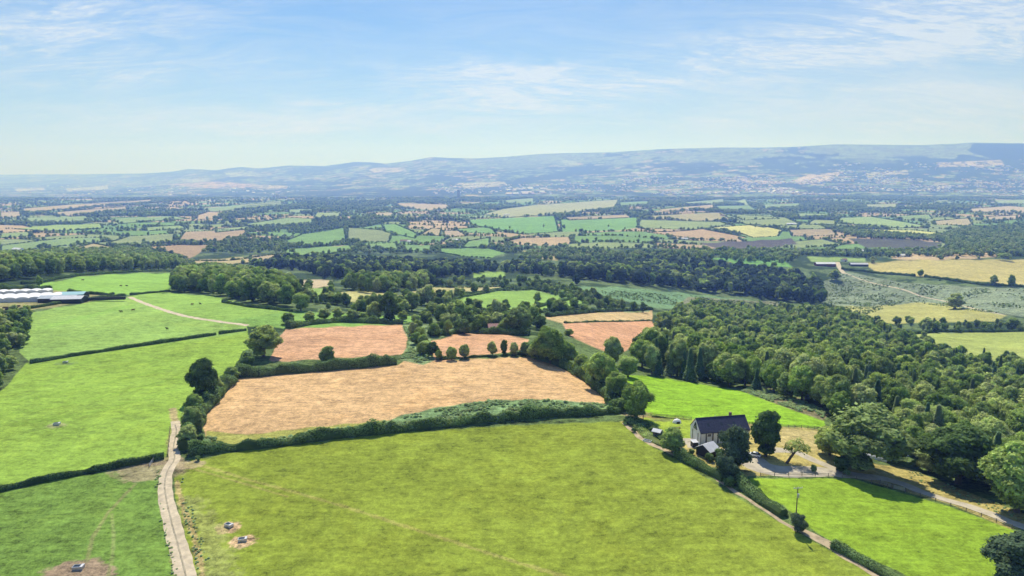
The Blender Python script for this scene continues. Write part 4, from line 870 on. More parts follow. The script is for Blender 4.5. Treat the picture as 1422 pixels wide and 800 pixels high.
# loose bushes with their own labels
for x,y,s,l in [(1012,676,.9,'small bush just below the very dark bush'),(985,640,.8,'bush against the pale-roofed outbuilding'),(1000,638,1.0,'bush between the outbuilding and the flat-topped tree'),(1130,655,.6,'low shrub by the drive verge'),(1175,660,.6,'low shrub beside the fence gate'),(1270,650,.9,'grey shrub beside the white oval canopy'),(960,632,.6,'small shrub on the strip of lawn'),(275,640,.5,'pale shrub at the end of the long hedge'),(278,612,.7,'silvery shrub beside the track trees'),(880,600,.5,'small dark plant in the garden border'),(1035,632,.5,'shrub at the corner of the house')]:
    shrub(x,y,s,l,SHRUBM[random.randrange(2)])
for i in range(16):
    x = random.uniform(890,925); shrub(x, 588+(x-890)*.72+random.uniform(-4,3), random.uniform(.25,.5), 'leafy shrub in the mixed garden border beside the shed', SHRUBM[i%2], 'shrubs of the garden border')
# leaning tree by the drive
p = P(1092,643); r = empty('leaning_tree', p, R(8)); tag(r, 'leaning thin tree with a sparse crown beside the drive', 'tree')
m = MB(); m.tube([(0,0,-.4),(.2,0,0),(1.3,0,1.8),(3.0,0.1,3.8),(4.6,.2,5.6)], [.62,.5,.42,.3,.12], 8); m.tube([(2.0,0,2.6),(1.2,0,5.0),(-.2,.2,6.2)], [.25,.16,.05], 6); m.tube([(3.0,0,3.8),(5.5,.3,4.2),(7.0,.4,3.8)], [.22,.14,.05], 6); m.tube([(1.2,0,5),(2.6,.5,7)], [.12,.04], 5)
m.obj('trunk', M_BARK, r, True)
cm = crown_mesh('crown_sparse', M_LEAF, 7.5, 4.6, 2.8, 7, 900, .3, 801, 'round', core=.3); o = obj('crown', cm, r); o.location = (2.6,0,.2)
# ------------------------------------------------------------------ the house
M_WALL = simple('lime_render', (.88,.84,.75), .9, .1, .6); M_SLATE = simple('roof_slate', (.05,.055,.095), .7, .4, 2.2, spec=.25, bump=.4, bscale=3); M_DARK = simple('dark_joinery', (.03,.03,.035), .5, .1)
M_GLASS = simple('window_glass', (.05,.06,.07), .08, .05, spec=.9); M_TIN = simple('pale_tin', (.62,.62,.66), .55, .12, .8); M_BRICK = simple('chimney_brick', (.3,.2,.15), .9); M_WHITE = simple('white_paint', (.8,.8,.78), .5, .04)
M_TIMBER = simple('weathered_timber', (.16,.12,.09), .9, .3, 2); M_FENCE = simple('fence_timber', (.22,.18,.14), .9, .3, 2); M_STEEL = simple('galvanised_steel', (.5,.52,.55), .4, .1, metallic=.6)
M_RED = simple('red_iron', (.17,.05,.05), .8, .25, 1); M_REDROOF = simple('rusty_roof', (.30,.16,.15), .8, .25, 1); M_WHITETIN = simple('white_roofing', (.82,.80,.80), .5, .06, .3); M_BLUEROOF = simple('blue_grey_roofing', (.42,.47,.52), .6, .12, .2); M_TEAL = simple('teal_sheet', (.35,.58,.62), .6, .1)
def roof_panels(L, Wd, eave, ridge, mat, name, parent, over=.35, th=.16):
    m = MB()
    sl = (ridge-eave)/(Wd/2)
    for s in (-1,1):
        y0 = s*(Wd/2+over); z0 = eave-sl*over
        m.prism([(y0,z0),(0,ridge),(0,ridge+th),(y0,z0+th)], -over, L+over)
    return m.obj(name, mat, parent)
def building(name, px, py, rot, L, Wd, eave, ridge, label, cat, wall, roof, group=None, door=True):
    p = P(px,py); r = empty(name, p, rot); tag(r, label, cat, group)
    m = MB(); m.prism([(-Wd/2,-1.5),(Wd/2,-1.5),(Wd/2,eave),(0,ridge-.02),(-Wd/2,eave)], 0, L); m.obj('wall', wall, r)
    roof_panels(L, Wd, eave+.03, ridge+.03, roof, 'roof', r)
    if door: MB().box(L*.4,L*.4+min(3,L*.2),-Wd/2-.05,-Wd/2-.003,0,eave*.75).obj('door', M_DARK, r)
    return r
hp = P(972,618); HL, HW = 18.0, 7.6; HR = R(11)
house = empty('house', hp, HR); tag(house, 'pale rendered barn-like house with a steep dark slate roof beside the drive', 'house')
m = MB(); m.prism([(0,-1),(HW,-1),(HW,4.3),(HW/2,7.9),(0,4.3)], 0, HL); m.obj('wall', M_WALL, house)
m = MB(); sl = 3.6/(HW/2)
for s in (0,1):
    y0 = -.3 if s == 0 else HW+.3; m.prism([(y0,4.3-sl*.3+.03),(HW/2,7.93),(HW/2,8.12),(y0,4.3-sl*.3+.22)], -.12, HL+.12)
roof = m.obj('roof', M_SLATE, house); MB().box(-.15,HL+.15,HW/2-.14,HW/2+.14,8.02,8.2).obj('ridge', M_DARK, roof)
for x in (2.0,4.4,6.3,8.6,11.4,14.0):
    w = MB().box(x,x+.32,-.06,-.004,.25,3.9).obj('window', M_GLASS, house); MB().box(x-.07,x-.005,-.08,-.004,.2,3.95).box(x+.325,x+.39,-.08,-.004,.2,3.95).obj('frame', M_DARK, w)
w = MB().box(2.7,3.9,-.06,-.004,2.9,3.6).obj('window', M_GLASS, house); MB().box(2.6,4.0,-.1,-.004,2.78,2.895).obj('sill', M_DARK, w)
d = MB().box(9.6,11.0,-.07,-.004,0,2.3).obj('door', M_DARK, house); MB().box(10.8,10.9,-.12,-.075,1.0,1.15).obj('handle', M_STEEL, d)
# gable: tall glazed opening with a timber frame
g = MB().box(-.06,-.004,3.2,4.4,4.6,6.3).obj('window', M_GLASS, house); MB().bar((-.1,2.5,4.4),(-.1,3.8,6.7),.16).bar((-.1,5.1,4.4),(-.1,3.8,6.7),.16).bar((-.1,2.5,4.45),(-.1,5.1,4.45),.14).obj('frame', M_DARK, g)
for y in (1.6,5.6): w = MB().box(-.06,-.004,y,y+.35,.4,3.6).obj('window', M_GLASS, house); MB().box(-.09,-.004,y-.08,y-.003,.3,3.7).obj('frame', M_DARK, w)
MB().box(HL*.72,HL*.72+.8,HW/2+1.0,HW/2+1.7,6.2,8.9).obj('chimney', M_BRICK, house)
MB().tube([(HL*.4,HW/2+.4,7.6),(HL*.4,HW/2+.4,8.6)],.12).obj('flue', M_STEEL, house)
MB().box(-.1,HL+.1,-.42,-.3,3.93,4.03).obj('gutter', M_DARK, house)
for x in (.12, HL-.2): MB().box(x,x+.09,-.12,-.03,0,3.9).obj('downpipe', M_DARK, house)
for x in (3.2,8.0,12.6):
    y0 = 1.3; zr = lambda y: 4.3+sl*y+.24
    q_ = MB(); q_.add([(x,y0,zr(y0)),(x+.9,y0,zr(y0)),(x+.9,y0+.9,zr(y0+.9)),(x,y0+.9,zr(y0+.9)),(x,y0,zr(y0)-.12),(x+.9,y0,zr(y0)-.12),(x+.9,y0+.9,zr(y0+.9)-.12),(x,y0+.9,zr(y0+.9)-.12)],[(0,1,2,3),(4,7,6,5),(0,4,5,1),(1,5,6,2),(2,6,7,3),(3,7,4,0)]).obj('rooflight', M_GLASS, roof)
# bin store / lean-to beside the gable
p = P(964,620); r = empty('garden_store', p, R(11)); tag(r, 'small dark store with a pale lid against the house gable', 'store'); MB().box(-.9,.9,-1,1,-.3,1.7).obj('body', M_DARK, r); MB().prism([(-1.15,1.72),(1.15,1.95),(1.15,2.05),(-1.15,1.82)],-1.05,1.05).obj('lid', M_TIN, r)
building('outbuilding', 976, 634, R(38), 4.8, 5.4, 2.3, 3.9, 'small outbuilding with a pale corrugated roof below the house', 'outbuilding', M_DARK, M_TIN)
building('garden_shed', 908, 605, R(-35), 2.6, 2.2, 2.0, 2.6, 'dark garden shed with a pale roof in the planted border', 'shed', M_TIMBER, M_TIN)
# glass frames / cold frame
for (x,y,l) in [(903,602,'timber cold frame in the garden border'),(899,613,'pale compost frame beside the path')]:
    p = P(x,y); r = empty('cold_frame', p, R(-40)); tag(r, l, 'cold frame'); MB().box(-1.4,1.4,-.7,-.62,-.1,.5).box(-1.4,1.4,.62,.7,-.1,.5).box(-1.4,-1.32,-.62,.62,-.1,.5).box(1.32,1.4,-.62,.62,-.1,.5).obj('side', M_WHITE, r); MB().box(-1.3,1.3,-.6,.6,-.05,.2).obj('soil', M_BARK, r)
# dome tent on the lawn
def dome(name, px, py, rx, ry, h, label, cat, mat, rot=0, base_mat=None, z0=0.0):
    p = P(px,py); r = empty(name, p, rot); tag(r, label, cat); m = MB(); vs = []; n = 14; k = 5
    for a in range(k):
        th = a/k*math.pi/2
        for c in range(n): vs.append((rx*math.cos(th)*math.cos(2*math.pi*c/n)*(1+.03*(c%2)), ry*math.cos(th)*math.sin(2*math.pi*c/n)*(1+.03*(c%2)), z0+h*math.sin(th)))
    vs.append((0,0,z0+h)); fs = [(a*n+c,a*n+(c+1)%n,(a+1)*n+(c+1)%n,(a+1)*n+c) for a in range(k-1) for c in range(n)]+[((k-1)*n+c,(k-1)*n+(c+1)%n,k*n) for c in range(n)]
    m.add(vs,fs).obj('cover', mat, r, True)
    if z0 > .5:
        for a in range(4): MB().tube([(rx*.8*math.cos(a*math.pi/2+.8),ry*.8*math.sin(a*math.pi/2+.8),-.2),(rx*.8*math.cos(a*math.pi/2+.8),ry*.8*math.sin(a*math.pi/2+.8),z0+.1)],.05,6).obj('pole', M_STEEL, r)
    else:
        MB().box(-rx*.35,rx*.35,-ry*1.03,-ry*.93,.05,h*.5).obj('door_flap', M_DARK, r)
    return r
dome('dome_tent', 940, 587, 1.7, 1.3, 1.5, 'small white dome tent on the lawn beside the fence', 'tent', M_WHITE, R(10))
dome('garden_canopy', 1251, 640, 2.6, 1.8, .7, 'white oval garden canopy between the drive trees', 'canopy', M_WHITE, R(15), z0=2.1)
p = P(941,595); r = empty('garden_bench', p, R(8)); tag(r,'dark low bench on the lawn in front of the tent','bench'); MB().box(-1,1,-.3,.3,.36,.44).obj('seat',M_TIMBER,r)
for x in (-.85,.85): MB().box(x-.06,x+.06,-.25,.25,-.1,.357).obj('leg',M_TIMBER,r)
# polytunnel glimpsed in the big tree
p = P(1214,636); r = empty('polytunnel', p, R(-35)); tag(r,'pale polytunnel half hidden behind the huge drive tree','polytunnel'); m = MB()
m.prism([(1.6*math.cos(t),1.7*math.sin(t)-.1) for t in [math.pi*k/10 for k in range(11)]],-4,4).obj('cover', M_WHITETIN, r)
for k in range(5): MB().tube([(-4+2*k,1.65*math.cos(t),1.75*math.sin(t)) for t in [math.pi*j/10 for j in range(11)]],.05,5).obj('hoop', M_STEEL, r)
# car
def car(px, py, rot, label, paint):
    p = P(px,py); r = empty('parked_car', p+Vector((0,0,.07)), rot); tag(r,label,'car')
    # body side outline pulled across the width, cabin tapered
    prof = [(-2.1,.35),(-2.12,.75),(-1.9,.98),(-.95,1.02),(1.0,1.0),(1.95,.86),(2.15,.62),(2.1,.32)]
    m = MB(); n = len(prof); vs = [(x,-.86,z) for x,z in prof]+[(x,.86,z) for x,z in prof]; m.add(vs,[(i,(i+1)%n,n+(i+1)%n,n+i) for i in range(n)]+[tuple(range(n))[::-1],tuple(range(n,2*n))])
    b = m.obj('body', paint, r); md = b.modifiers.new('edge','BEVEL'); md.width = .1; md.segments = 3
    c = MB(); lo = [(-1.75,.8),(.95,.8)]; c.add([(-1.78,-.78,.98),(1.0,-.78,.98),(1.0,.78,.98),(-1.78,.78,.98),(-1.2,-.6,1.44),(.25,-.6,1.44),(.25,.6,1.44),(-1.2,.6,1.44)],[(0,1,5,4),(1,2,6,5),(2,3,7,6),(3,0,4,7),(4,5,6,7)]).obj('window', M_GLASS, r)
    MB().box(-1.22,.27,-.62,.62,1.425,1.49).obj('roof', paint, r)
    for x in (-1.3,1.32):
        for y in (-.82,.82):
            w = MB().tube([(x,y-.11,.33),(x,y+.11,.33)],.33,14).obj('wheel', M_DARK, r); s = -1 if y < 0 else 1; MB().tube([(x,y+s*.111,.33),(x,y+s*.125,.33)],.2,10).obj('rim', M_STEEL, w)
    for y in (-.6,.6): MB().box(2.06,2.16,y-.18,y+.18,.58,.72).obj('headlight', M_WHITE, r); MB().box(-2.15,-2.06,y-.16,y+.16,.66,.8).obj('tail_light', M_RED, r)
car(1047, 634, R(150), 'white hatchback car with dark windows parked under the oval tree', M_WHITE)
car(1008, 641, R(20), 'silver car half hidden under the flat-topped tree', simple('silver_paint',(.55,.56,.58),.3,.03,metallic=.5))
# utility poles
def pole(px, py, h, label, arms=True, tr=False):
    p = P(px,py); r = empty('utility_pole', p, R(8)); tag(r,label,'pole'); MB().tube([(0,0,-.8),(0,0,h*.5),(0,0,h)],[.16,.14,.11],10).obj('pole', M_TIMBER, r)
    if arms:
        a = MB().box(-1.25,1.25,-.17,-.05,h-.35,h-.2).obj('crossarm', M_STEEL, r)
        for x in (-1.1,0,1.1): MB().tube([(x,-.11,h-.2),(x,-.11,h+.1)],[.07,.04],8).obj('insulator', M_WHITE, a)
    if tr: MB().tube([(0,-.42,h-2.7),(0,-.42,h-1.7)],.3,12).obj('transformer', M_STEEL, r)
pole(1104, 737, 12.0, 'wooden utility pole with a crossarm and transformer rising from the bush', True, True)
pole(893, 583, 10.5, 'bare wooden pole at the garden corner beside the airy tree', False)
# fences
def fence(name, pts, label, gap=2.6, h=1.2, rails=(.45,.8,1.1), cat='fence', skip=None):
    w_ = world(np.array([a for a,_ in pts],float), np.array([b for _,b in pts],float))[:,:2]; seg = np.hypot(*np.diff(w_,axis=0).T); cum = np.concatenate([[0],np.cumsum(seg)]); n = min(99,int(cum[-1]/gap)+1); s = np.linspace(0,cum[-1],n)
    X = np.interp(s,cum,w_[:,0]); Y = np.interp(s,cum,w_[:,1]); Z = ground(X,Y); r = empty(name, (X[0],Y[0],Z[0])); tag(r,label,cat); o = Vector((X[0],Y[0],Z[0]))
    Q = [Vector((a,b,c))-o for a,b,c in zip(X,Y,Z)]; pm = MB().box(-.07,.07,-.07,.07,-.4,h).mesh('post', M_FENCE)
    for q_ in Q: obj('post', pm, r).location = q_
    for zr in rails:
        m = MB()
        for a,b in zip(Q,Q[1:]): m.bar(a+Vector((0,-.09,zr)), b+Vector((0,-.09,zr)), .035, .11)
        m.obj('rail', M_FENCE, r)
fence('post_and_rail_fence', [(893,578),(930,580),(960,583)], 'timber rail fence along the top of the lawn, left of the house')
fence('post_and_rail_fence', [(1030,589),(1060,592),(1090,594),(1140,597)], 'timber rail fence along the bright meadow, right of the house')
fence('post_and_rail_fence', [(1056,661),(1100,661),(1150,662),(1196,667),(1232,677)], 'timber fence between drive and paddock, from the lawn to the gate', 4.0, 1.15, (.5,.95))
fence('post_and_rail_fence', [(1258,683),(1300,697),(1350,713),(1405,734)], 'timber fence between drive and paddock, beyond the gate', 4.0, 1.15, (.5,.95))
fence('wire_fence', [(236,596),(235,615),(233,634)], 'short post fence beside the track above the fork', 3.5, 1.0, (.5,.9))
def gate(pa, pb, label):
    a = P(*pa); b = P(*pb); r = empty('field_gate', a, math.atan2(b.y-a.y,b.x-a.x)); tag(r,label,'gate'); L = (b-a).to_2d().length
    m = MB(); dz = b.z-a.z
    for z in (.3,.5,.72,.95,1.2): m.bar((0,0,z),(L,0,z+dz),.05)
    m.bar((0,0,.3),(L,0,1.2+dz),.04).obj('bars', M_STEEL, r)
    for x,z in ((0,0),(L,dz)): MB().box(x-.09,x+.09,-.09,.09,z-.4,z+1.35).obj('post', M_FENCE, r)
gate((1240,679),(1257,683), 'galvanised metal field gate in the paddock fence')
gate((1222,672),(1238,678), 'second metal field gate beside the shaded drive')
gate((176,411),(181,411), 'metal gate across the hedge gap at the track end')
gate((207,650),(214,640), 'leaning metal gate beside the track fork')
# troughs and feeders
def trough(px, py, rot, label, s=1.0, ring=False):
    p = P(px,py); r = empty('cattle_trough', p, rot); r.scale = (s,s,s); tag(r,label,'trough'); m = MB()
    m.box(-1.1,1.1,-.65,-.55,-.1,.75).box(-1.1,1.1,.55,.65,-.1,.75).box(-1.1,-1.0,-.55,.55,-.1,.75).box(1.0,1.1,-.55,.55,-.1,.75).obj('tank', M_STEEL, r); MB().box(-.99,.99,-.54,.54,.02,.6).obj('water', M_GLASS, r)
    MB().box(.55,1.12,-.67,.67,.76,.84).obj('lid', M_TIN, r)
trough(318,731,R(-28),'left grey feed trough on bare straw in the front pasture'); trough(337,751,R(12),'right dark water trough on bare straw in the front pasture')
trough(109,790,R(5),'pale water tank on the bare earth patch in the lower pasture',1.1); trough(79,590,R(10),'pale trough in the long pasture',1.0); trough(91,504,R(10),'small pale trough below the thin hedge',1.0)
# cattle
def cow_mesh(name, mat):
    m = MB(); m.tube([(-1.05,0,1.05),(-.9,0,1.08),(-.3,0,1.02),(.4,0,1.05),(.75,0,1.18),(1.0,0,1.35),(1.15,0,1.38),(1.45,0,1.15)], [.14,.33,.4,.38,.3,.2,.19,.1], 10)
    for x in (-.8,.55):
        for y in (-.2,.2): m.tube([(x,y,1.0),(x-(.08 if x<0 else 0),y,.55),(x,y,0)],[.17,.09,.06],6)
    m.tube([(-1.08,0,1.1),(-1.2,0,.5)],[.04,.02],5); m.tube([(1.12,-.1,1.45),(1.08,-.28,1.46)],[.05,.02],5); m.tube([(1.12,.1,1.45),(1.08,.28,1.46)],[.05,.02],5)
    me = m.mesh(name, mat, True); return me
M_COW = [simple('cow_brown',(.16,.07,.035),.9,.3,2), simple('cow_black',(.03,.03,.03),.9,.3,2)]
cm = [cow_mesh('cow_body', x) for x in M_COW]
for i,(x,y,l) in enumerate([(168,398,'left brown cow of the pair in the upper pasture'),(176,398,'right brown cow of the pair in the upper pasture'),(115,390,'brown cow near the top of the upper pasture'),(168,434,'pale-shadowed cow in the ridge pasture, left of two'),(185,432,'cow in the ridge pasture, right of two'),(232,458,'lone dark cow near the thin hedge in the ridge pasture'),(267,424,'cow in the corner pasture, left of two'),(278,423,'cow in the corner pasture, right of two')]):
    o = obj('cow', cm[i%2]); o.location = P(x,y); o.rotation_euler = (0,0,random.uniform(-.5,.5)+(3.1 if i%2 else 0)); tag(o,l,'cow')
# stones in the verge
# ------------------------------------------------------------------ farms
building('field_barn', 678, 461, R(8), 10, 9, 3.2, 5.0, 'dark red iron barn at the back of the small tan field', 'barn', M_RED, M_REDROOF)
# white multi-span greenhouses
def multi(px, py, rot, spans, sw, L, label):
    p = P(px,py); r = empty('greenhouse', p, rot); tag(r,label,'greenhouse'); m = MB(); w = MB()
    for k in range(spans):
        x0 = k*sw; pr = [(x0,2.4)]+[(x0+sw/2-sw/2*math.cos(t),2.4+1.1*math.sin(t)) for t in [math.pi*j/8 for j in range(1,8)]]+[(x0+sw,2.4)]
        n = len(pr); vs = [(x,0,z) for x,z in pr]+[(x,L,z) for x,z in pr]; m.add(vs,[(i,i+1,n+i+1,n+i) for i in range(n-1)]+[tuple(range(n)),tuple(range(n,2*n))[::-1]])
        w.box(x0+.05,x0+sw-.05,.05,L-.05,-1.5,2.35)
    w.obj('wall', M_TIN, r); m.obj('roof', M_WHITETIN, r)
multi(-50,422,R(12),7,8.2,20,'white multi-span greenhouses in a long row beside the pasture')
multi(-10,411,R(12),5,7.5,9,'smaller white greenhouse block behind the long row')
building('cattle_shed', 58, 419, R(8), 24, 11, 3.0, 4.4, 'open cattle shed with a blue-grey roof beside the greenhouses', 'shed', M_DARK, M_BLUEROOF)
building('cattle_shed', 76, 420, R(8), 20, 11, 3.0, 4.5, 'pale roofed cattle shed nearest the ridge hedge', 'shed', M_DARK, M_TIN)
building('cattle_shed', 88, 414, R(8), 16, 10, 3.2, 4.6, 'blue-green roofed shed behind the pale roofed shed', 'shed', M_DARK, M_TEAL)
building('feed_store', 100, 419.5, R(8), 7, 5, 3, 3.9, 'small pale feed store beside the silage stack', 'store', M_TIN, M_TIN)
p = P(112,418); r = empty('bale_stack', p, R(10)); tag(r,'long black silage bale stack along the ridge hedge','bale stack')
bmsh = MB().tube([(0,-.65,.65),(0,-.6,.65),(0,.6,.65),(0,.65,.65)],[.5,.66,.66,.5],12).mesh('bale', M_DARK, True)
for row in range(2):
    for i in range(22):
        for k in range(2 if row == 0 else 1): o = obj('bale', bmsh, r); o.location = (i*1.4+(.7 if k else 0), row*1.5, k*1.15)
for x,y,l in [(40,414,'red farm trailer beside the greenhouses'),(22,428,'dark farm trailer on the yard verge'),(10,430,'rusty farm trailer on the yard verge')]:
    p = P(x,y); r = empty('farm_trailer', p, R(15)); tag(r,l,'trailer'); MB().box(-2.4,2.4,-1.1,1.1,.9,1.0).box(-2.4,2.4,-1.1,-1.0,1.003,1.9).box(-2.4,2.4,1.0,1.1,1.003,1.9).box(-2.4,-2.3,-.997,.997,1.003,1.9).obj('body', M_RED if 'red' in l else M_TIMBER, r)
    for xx in (-.5,.6):
        for yy in (-1.0,1.0): MB().tube([(xx,yy-.12,.45),(xx,yy+.12,.45)],.45,12).obj('wheel', M_DARK, r)
    MB().bar((2.4,0,.95),(3.9,0,.6),.1).obj('drawbar', M_STEEL, r)
building('farm_barn', 1132, 369, R(-2), 40, 14, 4.5, 7.5, 'long barn with a white roof at the top of the pale path', 'barn', M_RED, M_WHITETIN)
building('farm_barn', 1180, 369, R(-4), 36, 12, 3.6, 6.2, 'second white-edged dark barn right of the path top', 'barn', M_DARK, M_TIN)
building('farmhouse', 1169, 363.5, R(20), 12, 8, 4.5, 7, 'small farmhouse with a red roof between the two barns', 'house', M_WALL, M_REDROOF)
FB = [(556,336,24,10,'red-roofed farmhouse among trees in the far green fields',M_REDROOF),(566,337,20,10,'grey barn beside the far red-roofed farmhouse',M_TIN),(628,335,26,12,'pale farm shed among the far middle fields',M_TIN),(196,296,40,14,'far pale farm building among dark trees',M_WHITETIN),(435,277,60,20,'far pale shed on the edge of the plain',M_TIN),
 (1092,312,36,14,'far white shed beside the olive field',M_WHITETIN),(1187,351,26,12,'white cottage half hidden below the bracken',M_WHITETIN),(1405,352,20,10,'small white cottage at the end of the tan strip',M_WALL),(700,299,30,12,'far farmhouse above the green fields',M_WALL),(945,333,24,10,'far barn below the pink field',M_TIN),(20,348,26,12,'white shed by the pale far strip',M_WHITETIN),(1000,300,30,12,'far farm roof by the hedged fields',M_REDROOF),(1250,357,20,9,'pale cottage near the valley barns',M_WALL)]
for x,y,L,Wd,l,mt in FB: building('farm_building', x, y, random.uniform(-.4,.4), L, Wd, 4, 7, l, 'farm building', M_WALL, mt)
# tower block and large far buildings
def block(name, px, py, w, d, h, label, cat, mat, rot=0.0):
    p = P(px,py); r = empty(name, p, rot); tag(r,label,cat); MB().box(-w/2,w/2,-d/2,d/2,-10,h).obj('wall', mat, r); MB().box(-w/2-.3,w/2+.3,-d/2-.3,d/2+.3,h+.003,h+1.2).obj('roof', M_TIN, r)
    n = int(h/7)
    for k in range(n): MB().box(-w*.42,w*.42,-d/2-.25,-d/2-.01,4+k*7,7+k*7).obj('window_band', M_GLASS, r)
M_CONC = simple('concrete', (.62,.62,.62), .8, .08, .05)
block('tower_block', 637, 276, 30, 24, 88, 'tall pale tower block standing alone above the far trees', 'tower block', M_CONC)
for x,w,h,l in [(381,28,34,'left grey block of the far hospital-like group'),(386,30,44,'taller grey block of the far hospital-like group'),(393,60,22,'long low block of the far hospital-like group')]: block('office_block', x, 276, w, 24, h, l, 'building', M_CONC)
for x,s,l in [(1015,26,'larger white domed tank in the far town'),(1024,18,'smaller white domed tank in the far town')]:
    p = P(x,265); r = empty('domed_tank', p); tag(r,l,'tank'); m = MB(); m.tube([(0,0,-5),(0,0,s*.9),(0,0,s*1.3),(0,0,s*1.6),(0,0,s*1.75)],[s,s,s*.85,s*.5,s*.05],20).obj('shell', M_WHITETIN, r, True); MB().tube([(0,0,s*.9),(0,0,s*.95)],s*1.03,20).obj('rim', M_STEEL, r)
# the far town: one uncountable mass of small roofs
def town():
    V = []; Fq = []; g = np.random.default_rng(5)
    def cluster(x0,x1,y0,y1,n,smin,smax):
        px = g.uniform(x0,x1,n); py = g.uniform(y0,y1,n); w_ = world(px,py)
        dn = smooth_noise(w_[:,0], w_[:,1], 350, 41)
        for (X,Y,Z),q_ in zip(w_,dn):
            if q_ < .42: continue
            s = g.uniform(smin,smax); a = g.uniform(0,3.14) if g.uniform() < .4 else .3; h = g.uniform(5,9); d = s*g.uniform(.4,.8); b = len(V); c,sn = math.cos(a),math.sin(a)
            for lx,ly,z in ((-s,-d,-8),(s,-d,-8),(s,d,-8),(-s,d,-8),(-s,-d,h),(s,-d,h),(s,d,h),(-s,d,h),(-s,0,h+d*.6),(s,0,h+d*.6)): V.append((X+lx*c-ly*sn, Y+lx*sn+ly*c, Z+z))
            for f in ((0,1,5,4),(1,2,6,5),(2,3,7,6),(3,0,4,7),(4,5,9,8),(6,7,8,9),(5,6,9,9),(7,4,8,8)): Fq.append([b+i for i in f])
    cluster(1080,1460,248,271,1500,9,20); cluster(860,1080,246,270,900,9,19); cluster(1150,1440,226,250,420,10,22); cluster(600,860,254,270,350,8,18); cluster(40,420,258,272,200,10,26); cluster(700,760,262,270,30,20,50); cluster(860,920,241,245,60,9,18); cluster(1300,1340,252,262,120,10,24); cluster(1030,1100,262,268,60,14,34)
    me = bpy.data.meshes.new('distant_town'); me.from_pydata(V, [], [tuple(dict.fromkeys(f)) for f in Fq]); me.update()
    m, nt, out = newmat('town_walls'); b = N(nt,'ShaderNodeBsdfPrincipled'); ge = N(nt,'ShaderNodeNewGeometry'); cr = N(nt,'ShaderNodeValToRGB'); nt.links.new(ge.outputs['Random Per Island'], cr.inputs[0])
    e = cr.color_ramp.elements; e[0].color = (.85,.82,.8,1); e[1].color = (.4,.28,.24,1); e[1].position = .6; x = e.new(.3); x.color = (.6,.5,.45,1); x = e.new(.85); x.color = (.8,.8,.82,1); nt.links.new(cr.outputs[0], b.inputs['Base Color']); b.inputs['Roughness'].default_value = .6; nt.links.new(b.outputs[0], out.inputs[0])
    me.materials.append(m); tag(obj('distant_town', me), 'hazy far town of countless pale roofs at the foot of the hills', 'town', kind='stuff')
town()
# ------------------------------------------------------------------ light, sky, haze, camera
EL, AZ = R(53), R(-5)
sd = bpy.data.lights.new('sun','SUN'); sd.energy = 5.0; sd.angle = R(.5); sd.color = (1,.96,.88)
so = bpy.data.objects.new('sun', sd); link(so); dirv = Vector((math.sin(AZ)*math.cos(EL), math.cos(AZ)*math.cos(EL), math.sin(EL))); so.rotation_euler = dirv.to_track_quat('Z','Y').to_euler(); so.location = dirv*500
wd = bpy.data.worlds.new('World'); scene.world = wd; wd.use_nodes = True; nt = wd.node_tree; nt.nodes.clear()
out = N(nt,'ShaderNodeOutputWorld'); sky = N(nt,'ShaderNodeTexSky', sky_type='NISHITA'); sky.sun_disc = False; sky.sun_elevation = EL; sky.sun_rotation = AZ; sky.altitude = 100; sky.air_density = 1.0; sky.dust_density = .3; sky.ozone_density = 2.0
bg = N(nt,'ShaderNodeBackground'); bg.inputs[1].default_value = .1; nt.links.new(mixc(nt, 1.0, sky.outputs[0], (.33,.67,.97), 'MULTIPLY'), bg.inputs[0])
cb = N(nt,'ShaderNodeBackground'); cb.inputs[0].default_value = (.84,.92,1,1); cb.inputs[1].default_value = .86
tc = N(nt,'ShaderNodeTexCoord'); sx = N(nt,'ShaderNodeSeparateXYZ'); nt.links.new(tc.outputs['Generated'], sx.inputs[0])
zz = mth(nt,'ADD', mth(nt,'MAXIMUM', sx.outputs[2], 0.0), .22)
cx = N(nt,'ShaderNodeCombineXYZ'); nt.links.new(mth(nt,'DIVIDE', sx.outputs[0], zz), cx.inputs[0]); nt.links.new(mth(nt,'DIVIDE', sx.outputs[1], zz), cx.inputs[1])
def cl(rot, sc, scale, det, rough, dist, lo, hi, loc=(0,0,0)):
    mp = N(nt,'ShaderNodeMapping'); mp.inputs['Rotation'].default_value = (0,0,R(rot)); mp.inputs['Scale'].default_value = sc; mp.inputs['Location'].default_value = loc; nt.links.new(cx.outputs[0], mp.inputs[0]); return mapr(nt, noise(nt, mp.outputs[0], scale, det, rough, dist), lo, hi, 0, 1)
big = cl(20,(.5,.9,1), 1.25, 7, .56, .7, .44, .74, (3.1,1.7,0)); wisp = cl(-20,(.5,1.25,1), 3.4, 12, .72, 1.3, .42, .72, (.4,2.2,0)); rip = cl(48,(1,2.8,1), 15, 5, .62, .6, .42, .64)
yy = mth(nt,'MAXIMUM', sx.outputs[1], .05); uu = mth(nt,'DIVIDE', sx.outputs[0], yy); vv = mth(nt,'DIVIDE', sx.outputs[2], yy)
wv = mth(nt,'MULTIPLY', mth(nt,'SUBTRACT', noise(nt, cx.outputs[0], 2.0, 4, .6), .5), .10); vw = mth(nt,'ADD', vv, wv)
def bank(u0, v0, su, sv, slope=0.0):
    a = mth(nt,'DIVIDE', mth(nt,'SUBTRACT', uu, u0), su); b = mth(nt,'DIVIDE', mth(nt,'SUBTRACT', mth(nt,'SUBTRACT', vw, v0), mth(nt,'MULTIPLY', mth(nt,'SUBTRACT', uu, u0), slope)), sv)
    return mth(nt,'POWER', 2.718, mth(nt,'MULTIPLY', mth(nt,'ADD', mth(nt,'MULTIPLY', a, a), mth(nt,'MULTIPLY', b, b)), -1.0))
def tot(*a):
    o = a[0]
    for x in a[1:]: o = mth(nt,'ADD', o, x)
    return o
